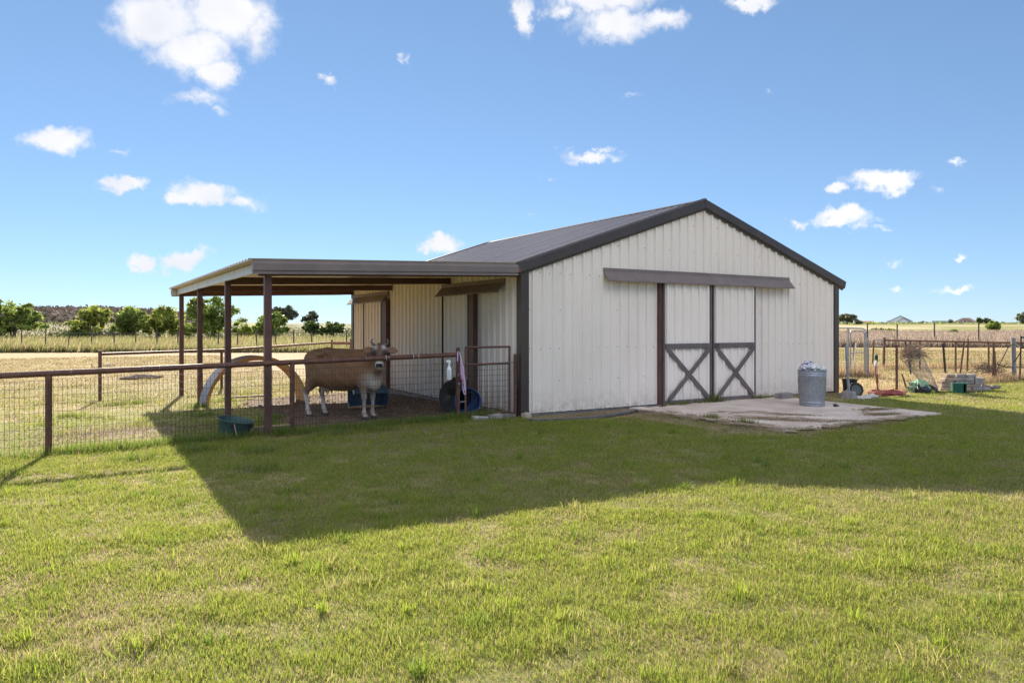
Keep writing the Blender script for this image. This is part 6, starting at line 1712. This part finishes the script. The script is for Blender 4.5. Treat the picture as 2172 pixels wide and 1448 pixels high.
# scrub on the brown hill: a mass nobody could count
n = 3400
uu = rng.uniform(-90, 420, n); dd_ = rng.uniform(150, 322, n)
ll = (uu - 1086) / F_PIX * dd_
sx_ = CAM.x + VIEW.x * dd_ + RIGHT.x * ll; sy_ = CAM.y + VIEW.y * dd_ + RIGHT.y * ll
lo_ = []
kk_ = 9
cxyz = np.stack((sx_, sy_, H(sx_, sy_) + 0.3), 1)
P = np.repeat(cxyz, kk_, 0) + rng.normal(size=(n * kk_, 3)) * np.array([0.8, 0.8, 0.42])
a = rng.normal(size=(n * kk_, 3)); a /= np.linalg.norm(a, axis=1)[:, None]
b = np.cross(a, rng.normal(size=(n * kk_, 3))); b /= np.linalg.norm(b, axis=1)[:, None]
V = np.stack((P - a * .55, P + b * .4, P + a * .55, P - b * .4), 1).reshape(-1, 3)
C = np.repeat(np.asarray([(0.27, 0.21, 0.165), (0.33, 0.26, 0.205), (0.22, 0.20, 0.13), (0.37, 0.29, 0.23)])[rng.integers(0, 4, n)], kk_ * 4, 0)
o = np_mesh('hill_scrub', V, np.arange(len(V)), np.full(n * kk_, 4), mat('scrub', (0.1, 0.1, 0.1), 0.9, attr=True, spec=0.05), C); tag(o, 'brown scrub covering the hill on the left skyline', kind='stuff')

# ------------------------------------------------------------------ far houses
M_HW = mat('house_white', (0.84, 0.84, 0.84), 0.7); M_HR = mat('house_roof_grey', (0.20, 0.20, 0.22), 0.8); M_GRN = mat('green_roof', (0.10, 0.16, 0.14), 0.5)
M_BRK = mat('brick_far', (0.34, 0.20, 0.15), 0.9); M_BRR = mat('brown_roof', (0.20, 0.13, 0.115), 0.9); M_TAN = mat('tan_stucco', (0.52, 0.44, 0.37), 0.8); M_RED = mat('red_barn', (0.30, 0.07, 0.06), 0.8); M_PANE = mat('far_pane', (0.05, 0.06, 0.08), 0.15)
def frame_at(u, d):
    x, y = spot(u, d); z = Hs(x, y); return Matrix.Translation((x, y, z)) @ Matrix.Rotation(-YAW - math.atan((u - 1086) / F_PIX), 4, 'Z'), (x, y, z)
def gable(m, x0, x1, y0, y1, z0, ze, zr, axis='y'):
    """gabled block: walls to ze, ridge at zr; axis = ridge direction"""
    if axis == 'y':
        xm = (x0 + x1) / 2
        m.add([(x0, y0, z0), (x1, y0, z0), (x1, y0, ze), (xm, y0, zr), (x0, y0, ze), (x0, y1, z0), (x1, y1, z0), (x1, y1, ze), (xm, y1, zr), (x0, y1, ze)],
              [(0, 1, 2, 3, 4), (9, 8, 7, 6, 5), (1, 6, 7, 2), (0, 4, 9, 5)])
    else:
        ym = (y0 + y1) / 2
        m.add([(x0, y0, z0), (x0, y1, z0), (x0, y1, ze), (x0, ym, zr), (x0, y0, ze), (x1, y0, z0), (x1, y1, z0), (x1, y1, ze), (x1, ym, zr), (x1, y0, ze)],
              [(4, 3, 2, 1, 0), (5, 6, 7, 8, 9), (0, 5, 9, 4), (1, 2, 7, 6)])
    return m
def groof(m, x0, x1, y0, y1, ze, zr, axis='y', o=0.5, t=0.25):
    if axis == 'y':
        xm = (x0 + x1) / 2; k = (zr - ze) / (xm - x0)
        for s in (-1, 1):
            xe = xm + s * (xm - x0 + o)
            m.add([(xm, y0 - o, zr + .05), (xe, y0 - o, ze - k * o + .05), (xe, y1 + o, ze - k * o + .05), (xm, y1 + o, zr + .05), (xm, y0 - o, zr + .05 + t), (xe, y0 - o, ze - k * o + .05 + t), (xe, y1 + o, ze - k * o + .05 + t), (xm, y1 + o, zr + .05 + t)],
                  [(0, 3, 2, 1), (4, 5, 6, 7), (0, 1, 5, 4), (1, 2, 6, 5), (2, 3, 7, 6), (3, 0, 4, 7)])
    else:
        ym = (y0 + y1) / 2; k = (zr - ze) / (ym - y0)
        for s in (-1, 1):
            ye = ym + s * (ym - y0 + o)
            m.add([(x0 - o, ym, zr + .05), (x0 - o, ye, ze - k * o + .05), (x1 + o, ye, ze - k * o + .05), (x1 + o, ym, zr + .05), (x0 - o, ym, zr + .05 + t), (x0 - o, ye, ze - k * o + .05 + t), (x1 + o, ye, ze - k * o + .05 + t), (x1 + o, ym, zr + .05 + t)],
                  [(0, 1, 2, 3), (4, 7, 6, 5), (0, 4, 5, 1), (1, 5, 6, 2), (2, 6, 7, 3), (3, 7, 4, 0)])
    return m
DH = 460
k_ = DH / F_PIX      # metres per photo pixel at that distance
def pane(M, x, y, z, w, h, t, nm='window'): 
    f = MB(M).box(x - w / 2 - .12, x + w / 2 + .12, y - 0.12, y - 0.02, z - h / 2 - .12, z + h / 2 + .12).build(nm, M_HW, t); MB(M).box(x - w / 2, x + w / 2, y - 0.16, y - 0.13, z - h / 2, z + h / 2).build('pane', M_PANE, f)
# white gabled house
M, p = frame_at(1910, DH)
t = thing('white_house', 'white gabled house with grey roofs on the right horizon', 'house', p)
gable(MB(M), -8 * k_, 20 * k_, 0, 14, -1, 5 * k_, 14.5 * k_).build('wall', M_HW, t); groof(MB(M), -8 * k_, 20 * k_, 0, 14, 5 * k_, 14.5 * k_, o=.4).build('roof', M_HR, t)
gable(MB(M), -22 * k_, 22 * k_, 4, 18, -1, 8 * k_, 19.5 * k_).build('rear_wall', M_HW, t); groof(MB(M), -22 * k_, 22 * k_, 4, 18, 8 * k_, 19.5 * k_, o=.4).build('rear_roof', M_HR, t)
MB(M).box(17 * k_, 32 * k_, 1, 6, 4.4 * k_, 5.2 * k_).build('porch_roof', M_HR, t)
for xx in (22, 26, 31.5): MB(M).box(xx * k_ - .12, xx * k_ + .12, 1.2, 1.5, -1, 4.4 * k_).build('porch_post', M_HW, t)
MB(M).box(-27 * k_, -20 * k_, 4, 8, -1, 10 * k_).build('chimney_wing', M_HW, t)
for xx in (2, 5, 9): pane(M, xx * k_, 0, 3 * k_, .9, 1.3, t)
# green-roofed shed
M, p = frame_at(1994, DH - 10)
t = thing('shed', 'long low shed with a green metal roof between the two houses', 'shed', p)
gable(MB(M), -13 * k_, 14 * k_, 0, 9, -1, 2.4 * k_, 8 * k_, 'x').build('wall', mat('shed_wall', (0.13, 0.11, 0.11), 0.8), t); groof(MB(M), -13 * k_, 9 * k_, 0, 9, 2.4 * k_, 8 * k_, 'x').build('roof', M_GRN, t)
gable(MB(M), 9 * k_, 14 * k_, -0.5, 6, -1, 2.6 * k_, 7.4 * k_).build('gable_end', M_HW, t)
# brick house
M, p = frame_at(2048, DH)
t = thing('brick_house', 'brick house with brown hipped roofs and a pale gable on the right horizon', 'house', p)
gable(MB(M), -27 * k_, 24 * k_, 0, 14, -1, 3.5 * k_, 14.5 * k_, 'x').build('wall', M_BRK, t)
m = MB(M); z0_, z1_ = 3.2 * k_, 15 * k_
m.add([(-29 * k_, -.6, z0_), (26 * k_, -.6, z0_), (26 * k_, 14.6, z0_), (-29 * k_, 14.6, z0_), (-6 * k_, 7, z1_), (8 * k_, 7, z1_)], [(0, 1, 5, 4), (1, 2, 5), (2, 3, 4, 5), (3, 0, 4)]); m.build('roof', M_BRR, t)
gable(MB(M), -13 * k_, 11 * k_, -2, 5, -1, 4 * k_, 13.5 * k_).build('front_gable', M_TAN, t); groof(MB(M), -13 * k_, 11 * k_, -2, 5, 4 * k_, 13.5 * k_, o=.4).build('gable_roof', M_BRR, t)
pane(M, -1 * k_, -2, 7.5 * k_, 1.0, 1.5, t)
for xx in (-22, 19): pane(M, xx * k_, 0, 1.8 * k_, 1.4, 1.0, t)
# low red-roofed buildings
for (u, wl, hl, lab, mt, rm) in [(1838, 26, 8, 'long pink and red farm building left of the white house', mat('pink_wall', (0.42, 0.27, 0.25), 0.8), M_RED), (2142, 26, 5.5, 'low dark red barn right of the green bushy tree', M_RED, M_BRR), (2126, 12, 8, 'pale gabled house peeping behind the low red barn', M_HW, M_HR), (1781, 10, 8, 'pale house end showing beside the barn corner', mat('grey_wall', (0.40, 0.40, 0.44), 0.8), M_HR)]:
    M, p = frame_at(u, DH + 30)
    kk = (DH + 30) / F_PIX
    t = thing('farm_building', lab, 'building', p, 'small buildings on the right horizon')
    axn = 'x' if wl > 15 else 'y'
    gable(MB(M), -wl / 2 * kk, wl / 2 * kk, 0, 9, -1, hl * .5 * kk, hl * kk, axn).build('wall', mt, t); groof(MB(M), -wl / 2 * kk, wl / 2 * kk, 0, 9, hl * .5 * kk, hl * kk, axn).build('roof', rm, t)
    if wl > 15:
        for q_ in range(4): pane(M, (-wl / 2 + wl * (q_ + .5) / 4) * kk, 0, hl * .25 * kk, 1.2, .8, t)
# hedge line along the horizon
n = 900
uu = rng.uniform(1775, 2230, n); dd_ = rng.uniform(400, 470, n)
ll = (uu - 1086) / F_PIX * dd_
sx_ = CAM.x + VIEW.x * dd_ + RIGHT.x * ll; sy_ = CAM.y + VIEW.y * dd_ + RIGHT.y * ll
P = np.repeat(np.stack((sx_, sy_, H(sx_, sy_) + 0.4), 1), 6, 0) + rng.normal(size=(n * 6, 3)) * np.array([1.2, 1.2, 0.45])
a = rng.normal(size=(n * 6, 3)); a /= np.linalg.norm(a, axis=1)[:, None]
b = np.cross(a, rng.normal(size=(n * 6, 3))); b /= np.linalg.norm(b, axis=1)[:, None]
V = np.stack((P - a * .6, P + b * .45, P + a * .6, P - b * .45), 1).reshape(-1, 3)
C = np.repeat(np.asarray(GREYG + OLIVE)[rng.integers(0, 6, n)], 24, 0)
o = np_mesh('distant_hedge', V, np.arange(len(V)), np.full(n * 6, 4), M_LEAF, C); tag(o, 'low scrub along the far right field edge by the houses', kind='stuff')
